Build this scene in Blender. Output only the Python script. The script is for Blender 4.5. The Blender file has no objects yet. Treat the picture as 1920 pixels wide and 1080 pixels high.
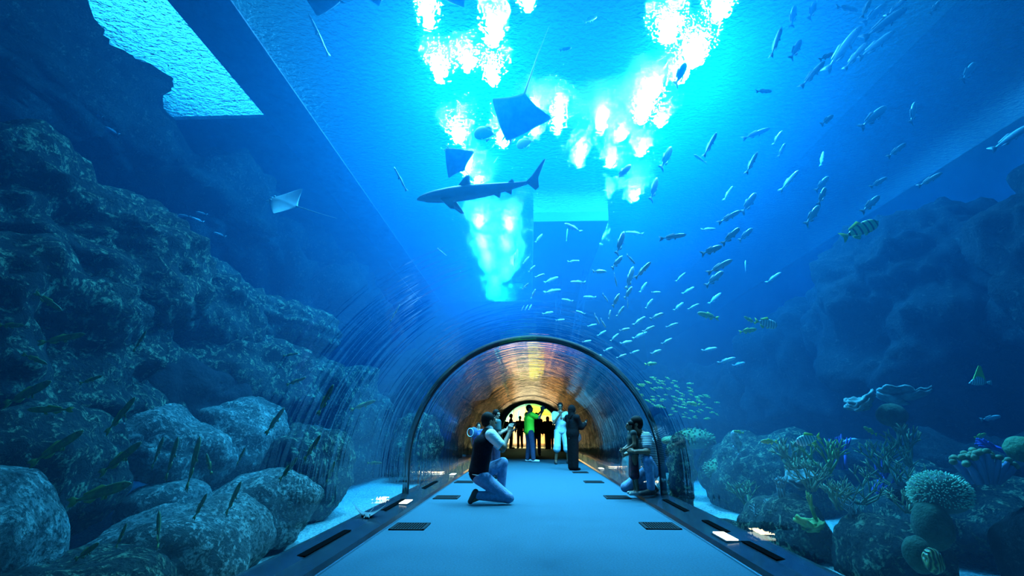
import bpy, bmesh, math, random
import numpy as np
from mathutils import Vector, Matrix, noise, Euler
R = math.radians
C = bpy.context.scene.collection
sc = bpy.context.scene

# ------------------------------------------------------------------ camera
F = 907.0
TILT, YAW = R(16.3), R(2.0)
CAM = Vector((-0.05, 0.0, 1.0))
cam = bpy.data.objects.new('camera', bpy.data.cameras.new('camera'))
cam.data.lens = F / 1920 * 36; cam.data.sensor_width = 36
cam.location = CAM; cam.rotation_euler = (R(90) + TILT, 0, YAW)
cam.data.clip_start = 0.05; cam.data.clip_end = 200
C.objects.link(cam); sc.camera = cam
CM = Euler((R(90) + TILT, 0, YAW)).to_matrix()
def ray(px, py): return (CM @ Vector(((px - 960) / F, (540 - py) / F, -1)))
def at_z(px, py, z): d = ray(px, py); return CAM + d * ((z - CAM.z) / d.z)
def at_x(px, py, x): d = ray(px, py); return CAM + d * ((x - CAM.x) / d.x)
def at_y(px, py, y): d = ray(px, py); return CAM + d * ((y - CAM.y) / d.y)
def at_d(px, py, t): return CAM + ray(px, py) * t
CR, CU, CF = CM @ Vector((1, 0, 0)), CM @ Vector((0, 1, 0)), CM @ Vector((0, 0, -1))

# ------------------------------------------------------------------ exposure, world
vs = sc.view_settings
vs.view_transform = 'Standard'; vs.look = 'None'; vs.gamma = 1; vs.use_curve_mapping = False
vs.exposure = 0.0
cy = sc.cycles
cy.max_bounces = 5; cy.diffuse_bounces = 2; cy.glossy_bounces = 2; cy.transmission_bounces = 3
cy.volume_bounces = 0; cy.transparent_max_bounces = 16
cy.caustics_reflective = False; cy.caustics_refractive = True; cy.sample_clamp_indirect = 4
w = bpy.data.worlds.new('world'); sc.world = w; w.use_nodes = True
w.node_tree.nodes['Background'].inputs[0].default_value = (0.15, 0.8, 1.0, 1)
w.node_tree.nodes['Background'].inputs[1].default_value = 0.45

WATER_Z = 8.0
# lamps hanging over the water, seen as white patches through the surface: (pixel x, pixel y, width, depth, watt)
LAMPS = [
 (800, 20, .5, .5, 300), (802, 50, .30, .30, 250), (822, 145, .38, .8, 500), (875, 130, .30, .5, 350), (925, 75, .45, .7, 600), (923, 150, .45, .8, 600),
 (858, 262, .50, .9, 500), (942, 272, .40, .8, 400), (872, 325, .5, 1.0, 400), (898, 425, .6, 1.6, 400), (955, 430, .5, 1.8, 400),
 (1048, 230, .16, 2.2, 200), (1088, 300, .14, 2.0, 150), (1130, 235, .14, 1.6, 150),
 (1210, 215, .55, 1.6, 600), (1255, 70, .70, .7, 700), (1355, 30, .50, .6, 600), (1305, 115, 1.1, .8, 1000), (1192, 375, .5, 1.0, 350), (1240, 235, .3, .6, 250), (1003, 235, .14, 2.4, 150),
 (915, 505, .8, 2.5, 500), (925, 560, .9, 3.0, 600), (938, 612, 1.0, 5.0, 700), (962, 500, .5, 2.5, 350), (1125, 455, .35, 1.5, 220), (1165, 262, .22, .6, 150), (1148, 312, .25, .8, 180), (1136, 372, .3, 1.0, 200), (1228, 180, .3, .5, 200), (1205, 290, .35, .7, 220), (1280, 150, .4, .5, 250), (895, 350, .3, .8, 200), (990, 20, .25, .25, 150), (905, 465, .5, 2.0, 350), (948, 470, .4, 2.0, 300), (912, 490, .4, 2.0, 500), (950, 520, .5, 3, 600), (928, 540, .5, 3, 700), (945, 585, .7, 4, 900), (934, 600, .8, 5, 1000), (952, 628, 1.0, 7, 1300), (940, 645, 1.2, 9, 1500),
]
LAMP_GAIN = 2.9
def area(name, loc, rot, sx, sy, watt, col=(1, 1, 1), spread=180):
    l = bpy.data.lights.new(name, 'AREA'); l.shape = 'RECTANGLE'; l.size = sx; l.size_y = sy; l.energy = watt; l.color = col
    l.spread = R(spread)
    o = bpy.data.objects.new(name, l); o.location = loc; o.rotation_euler = rot; C.objects.link(o); return o
for i, (px, py, sx, sy, wt) in enumerate(LAMPS):
    p = at_z(px, py, WATER_Z + .8)
    area('tank_lamp', p, (0, 0, 0), sx * .34, sy * .66, wt * LAMP_GAIN * 1.3, (.85, .97, 1)).data.shape = 'ELLIPSE'
# daylight opening over the left of the tank, and a warm lit hall behind the tunnel
area('skylight', (-9.9, 11, WATER_Z + 2.5), (0, 0, 0), 3.2, 9, 900, (.35, .95, 1))
area('hall_lamp', (0, 33.5, 4.6), (0, 0, 0), 7, 4, 4200, (1, .50, .20))

# ------------------------------------------------------------------ helpers
def link(o, parent=None):
    C.objects.link(o)
    if parent: o.parent = parent
    return o
def tag(o, label=None, cat=None, group=None, kind=None):
    if label: o['label'] = label
    if cat: o['category'] = cat
    if group: o['group'] = group
    if kind: o['kind'] = kind
    return o
def empty(name, loc, rz=0, label=None, cat=None, group=None):
    o = bpy.data.objects.new(name, None); o.location = loc; o.rotation_euler = (0, 0, rz); o.empty_display_size = .2
    C.objects.link(o); return tag(o, label, cat, group)
def mesh_obj(name, verts, faces, mat, parent=None, smooth=False):
    me = bpy.data.meshes.new(name); me.from_pydata([tuple(v) for v in verts], [], faces); me.update()
    if mat: me.materials.append(mat)
    if smooth: me.polygons.foreach_set('use_smooth', [True] * len(me.polygons))
    o = bpy.data.objects.new(name, me); return link(o, parent)
class MB:
    def __init__(s): s.v = []; s.f = []
    def add(s, v, f):
        n = len(s.v); s.v += [tuple(a) for a in v]; s.f += [[i + n for i in q] for q in f]; return s
    def box(s, lo, hi, M=None):
        v = [Vector((x, y, z)) for z in (lo[2], hi[2]) for y in (lo[1], hi[1]) for x in (lo[0], hi[0])]
        if M: v = [M @ a for a in v]
        return s.add(v, [[0, 2, 3, 1], [4, 5, 7, 6], [0, 1, 5, 4], [2, 6, 7, 3], [0, 4, 6, 2], [1, 3, 7, 5]])
    def tube(s, pts, rad, n=8, cap=True):
        pts = [Vector(p) for p in pts]; m = len(pts)
        rr = rad if isinstance(rad, (list, tuple)) else [rad] * m
        vs_ = []; fs = []; up = Vector((.13, .21, .97))
        for i, p in enumerate(pts):
            t = (pts[min(i + 1, m - 1)] - pts[max(i - 1, 0)]).normalized()
            a = t.cross(up)
            if a.length < .05: a = t.cross(Vector((1, 0, 0)))
            a.normalize(); b = t.cross(a)
            for k in range(n):
                an = 2 * math.pi * k / n; vs_.append(p + (a * math.cos(an) + b * math.sin(an)) * rr[i])
        for i in range(m - 1):
            for k in range(n):
                k2 = (k + 1) % n; fs.append([i * n + k, i * n + k2, (i + 1) * n + k2, (i + 1) * n + k])
        if cap: fs.append(list(range(n))[::-1]); fs.append([(m - 1) * n + k for k in range(n)])
        return s.add(vs_, fs)
    def ball(s, c, r, n=8, m=6, M=None):
        c = Vector(c); r = Vector(r) if not isinstance(r, (int, float)) else Vector((r, r, r)); vs_ = []; fs = []
        for j in range(m + 1):
            th = math.pi * j / m
            for k in range(n):
                ph = 2 * math.pi * k / n; q = Vector((r.x * math.sin(th) * math.cos(ph), r.y * math.sin(th) * math.sin(ph), r.z * math.cos(th)))
                vs_.append(c + (M @ q if M else q))
        for j in range(m):
            for k in range(n):
                k2 = (k + 1) % n; fs.append([j * n + k, (j + 1) * n + k, (j + 1) * n + k2, j * n + k2])
        return s.add(vs_, fs)
    def build(s, name, mat, parent=None, smooth=False): return mesh_obj(name, s.v, s.f, mat, parent, smooth)

MATS = {}
def mat(name, col, rough=.7, metal=0, var=0, vscale=4, bump=0, bscale=30, spec=.5, col2=None, emit=0, trans=0):
    if name in MATS: return MATS[name]
    m = bpy.data.materials.new(name); m.use_nodes = True; nt = m.node_tree; n = nt.nodes; L = nt.links
    b = n['Principled BSDF']; b.inputs['Base Color'].default_value = (*col, 1); b.inputs['Roughness'].default_value = rough
    b.inputs['Metallic'].default_value = metal; b.inputs['Specular IOR Level'].default_value = spec
    if emit: b.inputs['Emission Color'].default_value = (*col, 1); b.inputs['Emission Strength'].default_value = emit
    tc = n.new('ShaderNodeTexCoord')
    if var or col2:
        nz = n.new('ShaderNodeTexNoise'); nz.inputs['Scale'].default_value = vscale; nz.inputs['Detail'].default_value = 6; nz.inputs['Roughness'].default_value = .65
        L.new(tc.outputs['Object'], nz.inputs['Vector'])
        mr = n.new('ShaderNodeMapRange'); mr.inputs[1].default_value = .38; mr.inputs[2].default_value = .62; L.new(nz.outputs['Fac'], mr.inputs[0])
        mx = n.new('ShaderNodeMix'); mx.data_type = 'RGBA'
        c2 = col2 or tuple(c * (1 - var) for c in col)
        mx.inputs[6].default_value = (*col, 1); mx.inputs[7].default_value = (*c2, 1)
        L.new(mr.outputs[0], mx.inputs[0]); L.new(mx.outputs[2], b.inputs['Base Color'])
    if bump:
        nb = n.new('ShaderNodeTexNoise'); nb.inputs['Scale'].default_value = bscale; nb.inputs['Detail'].default_value = 5
        L.new(tc.outputs['Object'], nb.inputs['Vector'])
        bp = n.new('ShaderNodeBump'); bp.inputs['Strength'].default_value = min(1, bump); bp.inputs['Distance'].default_value = .6 / bscale * max(1, bump)
        L.new(nb.outputs['Fac'], bp.inputs['Height']); L.new(bp.outputs[0], b.inputs['Normal'])
    MATS[name] = m; return m

# ------------------------------------------------------------------ tunnel section, water
TR, TZ = 1.88, 0.5            # radius and centre height of the acrylic vault
TY0, TY1 = -2.5, 25.0
def arch(r, n=48, foot=0.0, cz=TZ):
    """points of the vault from the left foot over the crown to the right foot"""
    pts = [(-r, foot)]
    for i in range(n + 1):
        a = math.pi - math.pi * i / n
        pts.append((r * math.cos(a), cz + r * math.sin(a)))
    pts.append((r, foot)); return pts

def water_materials():
    m = bpy.data.materials.new('sea_water'); m.use_nodes = True; nt = m.node_tree; n = nt.nodes; L = nt.links
    for x in list(n):
        if x.type == 'BSDF_PRINCIPLED': n.remove(x)
    out = n['Material Output']
    sca = n.new('ShaderNodeVolumeScatter'); sca.inputs['Color'].default_value = (.01, .43, 1.0, 1); sca.inputs['Density'].default_value = .030; sca.inputs['Anisotropy'].default_value = .6
    ab = n.new('ShaderNodeVolumeAbsorption'); ab.inputs['Color'].default_value = (0.0, .66, .87, 1); ab.inputs['Density'].default_value = .36
    ad = n.new('ShaderNodeAddShader'); L.new(sca.outputs[0], ad.inputs[0]); L.new(ab.outputs[0], ad.inputs[1]); L.new(ad.outputs[0], out.inputs['Volume'])
    s = bpy.data.materials.new('water_surface'); s.use_nodes = True; nt = s.node_tree; n = nt.nodes; L = nt.links
    for x in list(n):
        if x.type == 'BSDF_PRINCIPLED': n.remove(x)
    out = n['Material Output']; tc = n.new('ShaderNodeTexCoord')
    mp = n.new('ShaderNodeMapping'); mp.inputs['Scale'].default_value = (1.0, 1.3, 1); L.new(tc.outputs['Object'], mp.inputs[0])
    a = n.new('ShaderNodeTexNoise'); a.inputs['Scale'].default_value = 7.5; a.inputs['Detail'].default_value = 4; a.inputs['Distortion'].default_value = .6; L.new(mp.outputs[0], a.inputs['Vector'])
    bp = n.new('ShaderNodeBump'); bp.inputs['Strength'].default_value = 1; bp.inputs['Distance'].default_value = .10; a2 = n.new('ShaderNodeTexNoise'); a2.inputs['Scale'].default_value = 22; a2.inputs['Detail'].default_value = 3; L.new(mp.outputs[0], a2.inputs['Vector'])
    ma = n.new('ShaderNodeMath'); ma.operation = 'MULTIPLY_ADD'; ma.inputs[1].default_value = .30; L.new(a2.outputs['Fac'], ma.inputs[0]); L.new(a.outputs['Fac'], ma.inputs[2]); L.new(ma.outputs[0], bp.inputs['Height'])
    rf = n.new('ShaderNodeBsdfRefraction'); rf.inputs['IOR'].default_value = 1.10; rf.inputs['Roughness'].default_value = .0; L.new(bp.outputs[0], rf.inputs['Normal'])
    gl = n.new('ShaderNodeBsdfGlossy'); gl.inputs['Roughness'].default_value = .03; L.new(bp.outputs[0], gl.inputs['Normal'])
    tr = n.new('ShaderNodeBsdfTransparent')
    m1 = n.new('ShaderNodeMixShader'); m1.inputs[0].default_value = .66; L.new(tr.outputs[0], m1.inputs[1]); L.new(rf.outputs[0], m1.inputs[2])
    m2 = n.new('ShaderNodeMixShader'); m2.inputs[0].default_value = .12; L.new(m1.outputs[0], m2.inputs[1]); L.new(gl.outputs[0], m2.inputs[2]); L.new(m2.outputs[0], out.inputs['Surface'])
    return m, s
M_WATER, M_SURF = water_materials()

TX = 11.5; TANK_Y0, TANK_Y1 = -2.5, 44.0
prof = [(-TX, -.5)] + arch(TR + .09, 48, -.5) + [(TX, -.5), (TX, WATER_Z), (-TX, WATER_Z)]
nn = len(prof)
# profile has the tunnel in it until the tunnel dives into the rock at its far end
vsx = [(x, y, z) for y in (TANK_Y0, TANK_Y1) for x, z in prof]
fs = [[i, (i + 1) % nn, nn + (i + 1) % nn, nn + i] for i in range(nn)] + [list(range(nn))[::-1], [nn + i for i in range(nn)]]
water = tag(mesh_obj('water', vsx, fs, M_WATER), 'clear blue sea water filling the tank around the tunnel', 'water', kind='structure')
bm = bmesh.new(); bm.from_mesh(water.data); bmesh.ops.recalc_face_normals(bm, faces=bm.faces); bm.to_mesh(water.data); bm.free()
surf = mesh_obj('water_surface', [(-TX, TANK_Y0, WATER_Z + .01), (TX, TANK_Y0, WATER_Z + .01), (TX, TANK_Y1, WATER_Z + .01), (-TX, TANK_Y1, WATER_Z + .01)], [[0, 1, 2, 3]], M_SURF)
tag(surf, 'rippling water surface seen from below', 'water surface', kind='structure')

# acrylic
def acrylic(name, rippled, dist=.03):
    m = bpy.data.materials.new(name); m.use_nodes = True; nt = m.node_tree; n = nt.nodes; L = nt.links
    for x in list(n):
        if x.type == 'BSDF_PRINCIPLED': n.remove(x)
    out = n['Material Output']; tr = n.new('ShaderNodeBsdfTransparent')
    if not rippled:
        tr.inputs[0].default_value = (.97, .99, 1, 1); L.new(tr.outputs[0], out.inputs['Surface']); return m
    tc = n.new('ShaderNodeTexCoord'); mp = n.new('ShaderNodeMapping'); mp.inputs['Scale'].default_value = (.45, 5.5, .45); L.new(tc.outputs['Object'], mp.inputs[0])
    a = n.new('ShaderNodeTexNoise'); a.inputs['Scale'].default_value = 1.6; a.inputs['Detail'].default_value = 2; L.new(mp.outputs[0], a.inputs['Vector'])
    bp = n.new('ShaderNodeBump'); bp.inputs['Strength'].default_value = 1; bp.inputs['Distance'].default_value = dist; L.new(a.outputs['Fac'], bp.inputs['Height'])
    gl = n.new('ShaderNodeBsdfGlossy'); gl.inputs['Roughness'].default_value = .015; gl.inputs['Color'].default_value = (1, 1, 1, 1); L.new(bp.outputs[0], gl.inputs['Normal'])
    lw = n.new('ShaderNodeLayerWeight'); lw.inputs[0].default_value = .5
    pw = n.new('ShaderNodeMath'); pw.operation = 'POWER'; pw.inputs[1].default_value = 5.8; L.new(lw.outputs['Facing'], pw.inputs[0])
    mu = n.new('ShaderNodeMath'); mu.operation = 'MULTIPLY_ADD'; mu.inputs[1].default_value = .93; mu.inputs[2].default_value = .04; L.new(pw.outputs[0], mu.inputs[0])
    mx = n.new('ShaderNodeMixShader'); L.new(mu.outputs[0], mx.inputs[0]); L.new(tr.outputs[0], mx.inputs[1]); L.new(gl.outputs[0], mx.inputs[2]); L.new(mx.outputs[0], out.inputs['Surface'])
    return m
M_ACI, M_ACO, M_ACN = acrylic('acrylic_inner', True), acrylic('acrylic_outer', False), acrylic('acrylic_near', True, .007)
RINGS = [TY0, 7.75, 21.0, TY1]
def vault(y0, y1, label):
    a, b = arch(TR, 48), arch(TR + .08, 48); n = len(a)
    v = [(x, y0, z) for x, z in a] + [(x, y1, z) for x, z in a] + [(x, y0, z) for x, z in b] + [(x, y1, z) for x, z in b]
    f = [[i, i + 1, n + i + 1, n + i] for i in range(n - 1)] + [[2 * n + i, 3 * n + i, 3 * n + i + 1, 2 * n + i + 1] for i in range(n - 1)]
    o = mesh_obj('window_1', v, f, M_ACN if y0 < 0 else M_ACI, None, True); o.data.materials.append(M_ACO)
    for i, p in enumerate(o.data.polygons): p.material_index = 0 if i < n - 1 else 1
    return tag(o, label, 'window', kind='structure')
for i in range(3):
    o = vault(RINGS[i] + .012, RINGS[i + 1] - .012, 'curved clear acrylic vault panel of the tunnel'); o.name = 'window_%d' % (i + 1)
# joint seals between the panels
m_seal = mat('seal', (.01, .04, .06), .6, spec=.2)
for i in range(1, 3):
    y = RINGS[i]; a, b = arch(TR - .012, 64), arch(TR + .085, 64); n = len(a); v = []
    wd = .010
    for q in (a, b):
        for yy in (y - wd, y + wd): v += [(x, yy, z) for x, z in q]
    f = []
    for k in range(n - 1):
        f += [[k, k + 1, n + k + 1, n + k], [2 * n + k, 3 * n + k, 3 * n + k + 1, 2 * n + k + 1], [k, 2 * n + k, 2 * n + k + 1, k + 1], [n + k, n + k + 1, 3 * n + k + 1, 3 * n + k]]
    o = mesh_obj('trim_%d' % i, v, f, m_seal, None, True); tag(o, 'dark seal ring joining two acrylic panels', 'seal', kind='structure')

# ------------------------------------------------------------------ walkway
FX = 1.58; KX = 1.96
m_carpet = mat('carpet', (.009, .088, .140), .95, var=.3, vscale=60, bump=.8, bscale=220)
fl = MB().box((-FX, TY0, -.06), (FX, 18.2, 0)).build('floor', m_carpet); tag(fl, 'blue grey carpet of the tunnel walkway', 'floor', kind='structure')
m_stone = mat('polished_stone', (.018, .035, .05), .16, var=.3, vscale=9)
m_stone2 = mat('dull_stone', (.05, .12, .17), .4, var=.25, vscale=6)
m_metal = mat('edge_metal', (.35, .5, .55), .25, 1)
m_black = mat('slot_black', (.003, .004, .005), 1, spec=0)
LIGHTS_R = []
for side, s in (('left', -1), ('right', 1)):
    mb = MB()
    # stepped kerb section: thin recess, polished ledge, slot, outer bevelled ledge
    sec = [(FX, -.06), (FX, .012), (FX + .015, .05), (FX + .19, .058), (FX + .20, .058), (KX - .02, .085), (KX + .02, .085), (KX + .03, -.4), (FX, -.4)]
    n = len(sec); v = [(s * x, y, z) for y in (TY0, TY1) for x, z in sec]
    f = [[i, (i + 1) % n, n + (i + 1) % n, n + i] for i in range(n)] + [list(range(n)), [n + i for i in range(n)]]
    o = mesh_obj('baseboard_' + side, v, f, m_stone); tag(o, 'polished dark stone kerb along the %s side of the walkway' % side, 'kerb', kind='structure')
    o = MB().box((min(s * (FX - .02), s * (FX - .004)), TY0, 0), (max(s * (FX - .02), s * (FX - .004)), TY1, .012)).build('trim_%d' % (6 if s < 0 else 7), m_metal)
    tag(o, 'thin metal edging strip between carpet and %s kerb' % side, 'edging', kind='structure')
# long dark air slots in the kerb
def slot(px, py, s, ln, lab):
    p = at_z(px, py, .07); x = s * (FX + .235)
    fr = MB().box((x - .035, p.y - ln / 2, .062), (x + .035, p.y + ln / 2, .0705))
    # follows the slope of the outer ledge
    o = fr.build('vent_slot', m_black); return tag(o, lab, 'vent')
slot(640, 1015, -1, 1.0, 'long black air slot in the left kerb nearest the camera')
slot(758, 945, -1, 1.0, 'short black air slot in the left kerb behind the glowing lamp')
slot(820, 908, -1, 1.2, 'thin black air slot in the left kerb beside the rear of the kneeling man')
slot(1240, 946, 1, 1.0, 'black air slot in the right kerb just in front of the crouching father')
slot(1310, 985, 1, .62, 'short black air slot in the right kerb behind the bright lamp')
slot(1412, 1030, 1, .62, 'black air slot in the right kerb nearest the camera')
m_lamp = mat('lamp_glow', (1, .86, .55), .4, emit=3.2)
def kerb_lamp(px, py, s, lab):
    p = at_z(px, py, .06); x = s * (FX + .14); r = empty('kerb_lamp', (x, p.y, .058), 0, lab, 'lamp', 'glowing lamps set in the kerbs')
    MB().box((-.065, -.19, 0), (.065, .19, .010)).build('frame', m_metal, r)
    MB().box((-.05, -.17, .010), (.05, .17, .016)).build('diffuser', m_lamp, r)
    l = area('kerb_glow', (0, 0, .05), (R(180), 0, 0), .1, .3, 2.5, (1, .72, .35)); l.parent = r
kerb_lamp(770, 942, -1, 'glowing rectangular lamp set in the left kerb')
kerb_lamp(1355, 1007, 1, 'bright rectangular lamp set in the right kerb nearest the camera')
kerb_lamp(1160, 908, 1, 'glowing rectangular lamp set in the right kerb before the crouching father')
kerb_lamp(1105, 879, 1, 'small glowing lamp in the right kerb beyond the woman in black')
kerb_lamp(858, 890, -1, 'small glowing lamp in the left kerb behind the kneeling man')
# floor grilles
m_gr = mat('grille', (.012, .02, .025), .8, spec=.1)
def grille(px, py, lab, w_=.37):
    p = at_z(px, py, 0); r = empty('floor_grille', (p.x, p.y, 0), 0, lab, 'grille', 'square air grilles in the carpet')
    mb = MB(); h = w_ / 2
    for a, b in (((-h, -h), (h, -h + .02)), ((-h, h - .02), (h, h)), ((-h, -h), (-h + .02, h)), ((h - .02, -h), (h, h))): mb.box((a[0], a[1], .001), (b[0], b[1], .012))
    mb.build('frame', m_gr, r)
    mb = MB()
    for k in range(12):
        x = -h + .03 + k * (w_ - .06) / 11; mb.box((x - .006, -h, .003), (x + .006, h, .010))
    mb.build('slats', m_gr, r)
    MB().box((-h, -h, .0005), (h, h, .003)).build('duct', m_black, r)
grille(769, 988, 'square black air grille in the carpet, nearest on the left')
grille(838, 933, 'black air grille in the carpet left of the kneeling man')
grille(871, 904, 'black air grille in the carpet hidden partly behind the kneeling man')
grille(1237, 987, 'square black air grille in the carpet, nearest on the right')
grille(1157, 933, 'black air grille in the carpet left of the crouching father')
grille(1113, 904, 'black air grille in the carpet, third from the camera on the right')
grille(1088, 886, 'small reddish air grille in the carpet in front of the woman in black')

# ------------------------------------------------------------------ lit hall behind the tunnel
m_cream = mat('warm_wall', (.85, .55, .28), .8, var=.25, vscale=.8)
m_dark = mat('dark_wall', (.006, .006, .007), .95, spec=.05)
m_portal = mat('portal_grey', (.3, .32, .26), .6)
def portal():
    a, b = [], []
    for i in range(41):
        t = math.pi - math.pi * i / 40; a.append((1.42 * math.cos(t), .85 + 1.42 * math.sin(t))); b.append((1.68 * math.cos(t), .90 + 1.66 * math.sin(t)))
    a = [(-1.42, -.05)] + a + [(1.42, -.05)]; b = [(-1.68, -.05)] + b + [(1.68, -.05)]; n = len(a); v = []
    for yy in (TY1 - .15, TY1 + .5):
        for q in (a, b): v += [(x, yy, z) for x, z in q]
    f = []
    for k in range(n - 1): f += [[k, n + k, n + k + 1, k + 1], [2 * n + k, 2 * n + k + 1, 3 * n + k + 1, 3 * n + k], [k, k + 1, 2 * n + k + 1, 2 * n + k], [n + k, 3 * n + k, 3 * n + k + 1, n + k + 1]]
    return tag(mesh_obj('door_1', v, f, m_portal, None, True), 'grey arched portal at the far end of the tunnel', 'portal', kind='structure')
portal()
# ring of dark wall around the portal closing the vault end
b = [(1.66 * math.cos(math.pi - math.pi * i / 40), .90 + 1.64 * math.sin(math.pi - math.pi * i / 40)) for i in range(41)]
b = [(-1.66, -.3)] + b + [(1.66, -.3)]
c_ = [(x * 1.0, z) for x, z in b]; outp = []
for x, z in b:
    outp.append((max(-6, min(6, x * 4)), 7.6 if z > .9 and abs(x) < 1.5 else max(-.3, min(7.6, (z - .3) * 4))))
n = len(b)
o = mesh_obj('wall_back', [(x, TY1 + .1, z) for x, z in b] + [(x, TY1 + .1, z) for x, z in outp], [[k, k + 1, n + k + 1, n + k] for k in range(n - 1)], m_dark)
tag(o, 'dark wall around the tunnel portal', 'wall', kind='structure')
tag(MB().box((-5, 37, -.1), (5, 37.2, 5)).build('wall_hall', m_cream), 'warm lit wall of the hall beyond the tunnel', 'wall', kind='structure')
tag(MB().box((-5.2, TY1 + .3, -.1), (-5, 37, 5)).build('wall_hall_left', m_cream), 'warm side wall of the hall beyond the tunnel', 'wall', kind='structure')
tag(MB().box((5, TY1 + .3, -.1), (5.2, 37, 5)).build('wall_hall_right', m_cream), 'warm side wall of the hall beyond the tunnel', 'wall', kind='structure')
tag(MB().box((-5, TY1 + .3, 5), (5, 37, 5.2)).build('ceiling', m_cream), 'ceiling of the hall beyond the tunnel', 'ceiling', kind='structure')
tag(MB().box((-5, 28.0, -.1), (5, 37, -.02)).build('floor_hall', mat('hall_floor', (.04, .022, .012), .5)), 'dark floor of the hall beyond the tunnel', 'floor', kind='structure')
m_yel = mat('yellow_panel', (1, .72, .02), .5, emit=2.5); m_lit = mat('cream_glow', (1, .74, .38), .5, emit=1.7)
for k, (x0, x1, z0, z1, mm, lb) in enumerate(((-4.5, -1.25, 0, 4.2, m_lit, 'added cream glow sheet for the lit wall left in the far hall'), (-1.2, -.35, 0, 3.6, mat('peach_glow', (1, .50, .22), .5, emit=2.0), 'added peach glow sheet for the lit wall beside the man in green'),
        (-.30, .35, 0, 2.0, mat('white_glow', (1, .80, .55), .5, emit=2.6), 'added pale glow sheet for the lit wall in the middle of the far hall'), (.05, 1.5, 2.05, 3.9, m_yel, 'glowing yellow wall panel in the far hall'), (.40, 1.5, 0, 2.0, mat('amber_glow', (1, .42, .12), .5, emit=1.6), 'added amber glow sheet for the lit wall under the yellow panel'), (1.55, 4.5, 0, 4.2, mat('cream_glow_right', (1, .66, .30), .5, emit=1.5), 'added cream glow sheet for the lit wall right in the far hall'))):
    tag(MB().box((x0, 36.87, z0), (x1, 36.97, z1)).build('glow_panel', mm), lb, 'panel')  # all but the yellow one are added glow in place of lit wall
m_cy = mat('cyan_tube', (.1, .9, .8), .5, emit=2)
p = at_y(974, 778, 36.85)
tag(MB().tube([(p.x + .35 - .42 * math.cos(a), 36.86, p.z + .6 * math.sin(a)) for a in [x * .15 - .8 for x in range(10)]], .05).build('neon_tube', m_cy, None, True), 'curved cyan glowing tube behind the man in green', 'light')
# railing across the hall
rl = empty('railing', (0, 28.3, 0), 0, 'dark metal railing across the far end of the walkway', 'railing')
m_rail = mat('rail_metal', (.02, .02, .025), .4, .5)
MB().tube([(-1.5, 0, 1.0), (1.5, 0, 1.0)], .03).build('handrail', m_rail, rl); MB().tube([(-1.5, 0, .12), (1.5, 0, .12)], .02).build('bottom_rail', m_rail, rl)
for k in range(13): MB().tube([(-1.5 + k * .25, 0, 0), (-1.5 + k * .25, 0, 1.0)], .014, 6).build('baluster', m_rail, rl)
tag(MB().box((-FX, 18.2, -.06), (FX, 28.0, 0)).build('floor_shade', m_dark), 'unlit far stretch of carpet, its shade painted near black', 'floor', kind='structure')  # near-black colour stands in for carpet out of the tank light

# ------------------------------------------------------------------ tank shell
m_tank = mat('tank_wall', (.10, .22, .30), .9, var=.35, vscale=.7, bump=1, bscale=1.5)
m_wallp = mat('pale_tank_wall', (.42, .60, .66), .9, var=.3, vscale=.5)
tag(MB().box((-TX - .3, TANK_Y0, -.6), (-TX, TANK_Y1, WATER_Z + 4)).build('wall_left', m_wallp), 'blue rendered tank wall on the left', 'wall', kind='structure')
tag(MB().box((TX, TANK_Y0, -.6), (TX + .3, TANK_Y1, WATER_Z + 4)).build('wall_right', m_wallp), 'blue rendered tank wall on the right', 'wall', kind='structure')
tag(MB().box((-TX, TANK_Y1 + .05, 5.4), (TX, TANK_Y1 + .4, WATER_Z + 4)).build('wall_far', m_wallp), 'far end wall of the tank', 'wall', kind='structure')
o = MB().box((-6.12, TANK_Y0, WATER_Z - .015), (-5.05, TANK_Y1, WATER_Z + .02)).build('trim_8', m_tank); tag(o, 'long concrete beam at the water surface along the left of the tank', 'beam', kind='structure')
o = MB().box((-TX, 9.45, WATER_Z - .07), (-6.12, TANK_Y1, WATER_Z + .02)).build('trim_9', m_tank); tag(o, 'concrete deck covering the water at the far left of the tank', 'deck', kind='structure')
# sand
m_sand = mat('sand', (.60, .66, .58), .95, var=.6, vscale=30, bump=2.5, bscale=34)
def sand(name, x0, x1, lab):
    nx, ny = 40, 120; v = []; f = []
    for j in range(ny + 1):
        for i in range(nx + 1):
            x = x0 + (x1 - x0) * i / nx; y = TANK_Y0 + .05 + 44 * j / ny
            v.append((x, y, -.22 + .10 * noise.noise(Vector((x * .7, y * .7, 3))) + .03 * noise.noise(Vector((x * 3, y * 3, 9)))))
    for j in range(ny):
        for i in range(nx): a = j * (nx + 1) + i; f.append([a, a + 1, a + nx + 2, a + nx + 1])
    tag(mesh_obj(name, v, f, m_sand, None, True), lab, 'sand', kind='structure')
sand('floor_sand_left', -TX, -2.0, 'bright sand bed of the tank left of the tunnel'); sand('floor_sand_right', 2.0, TX, 'bright sand bed of the tank right of the tunnel')

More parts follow.
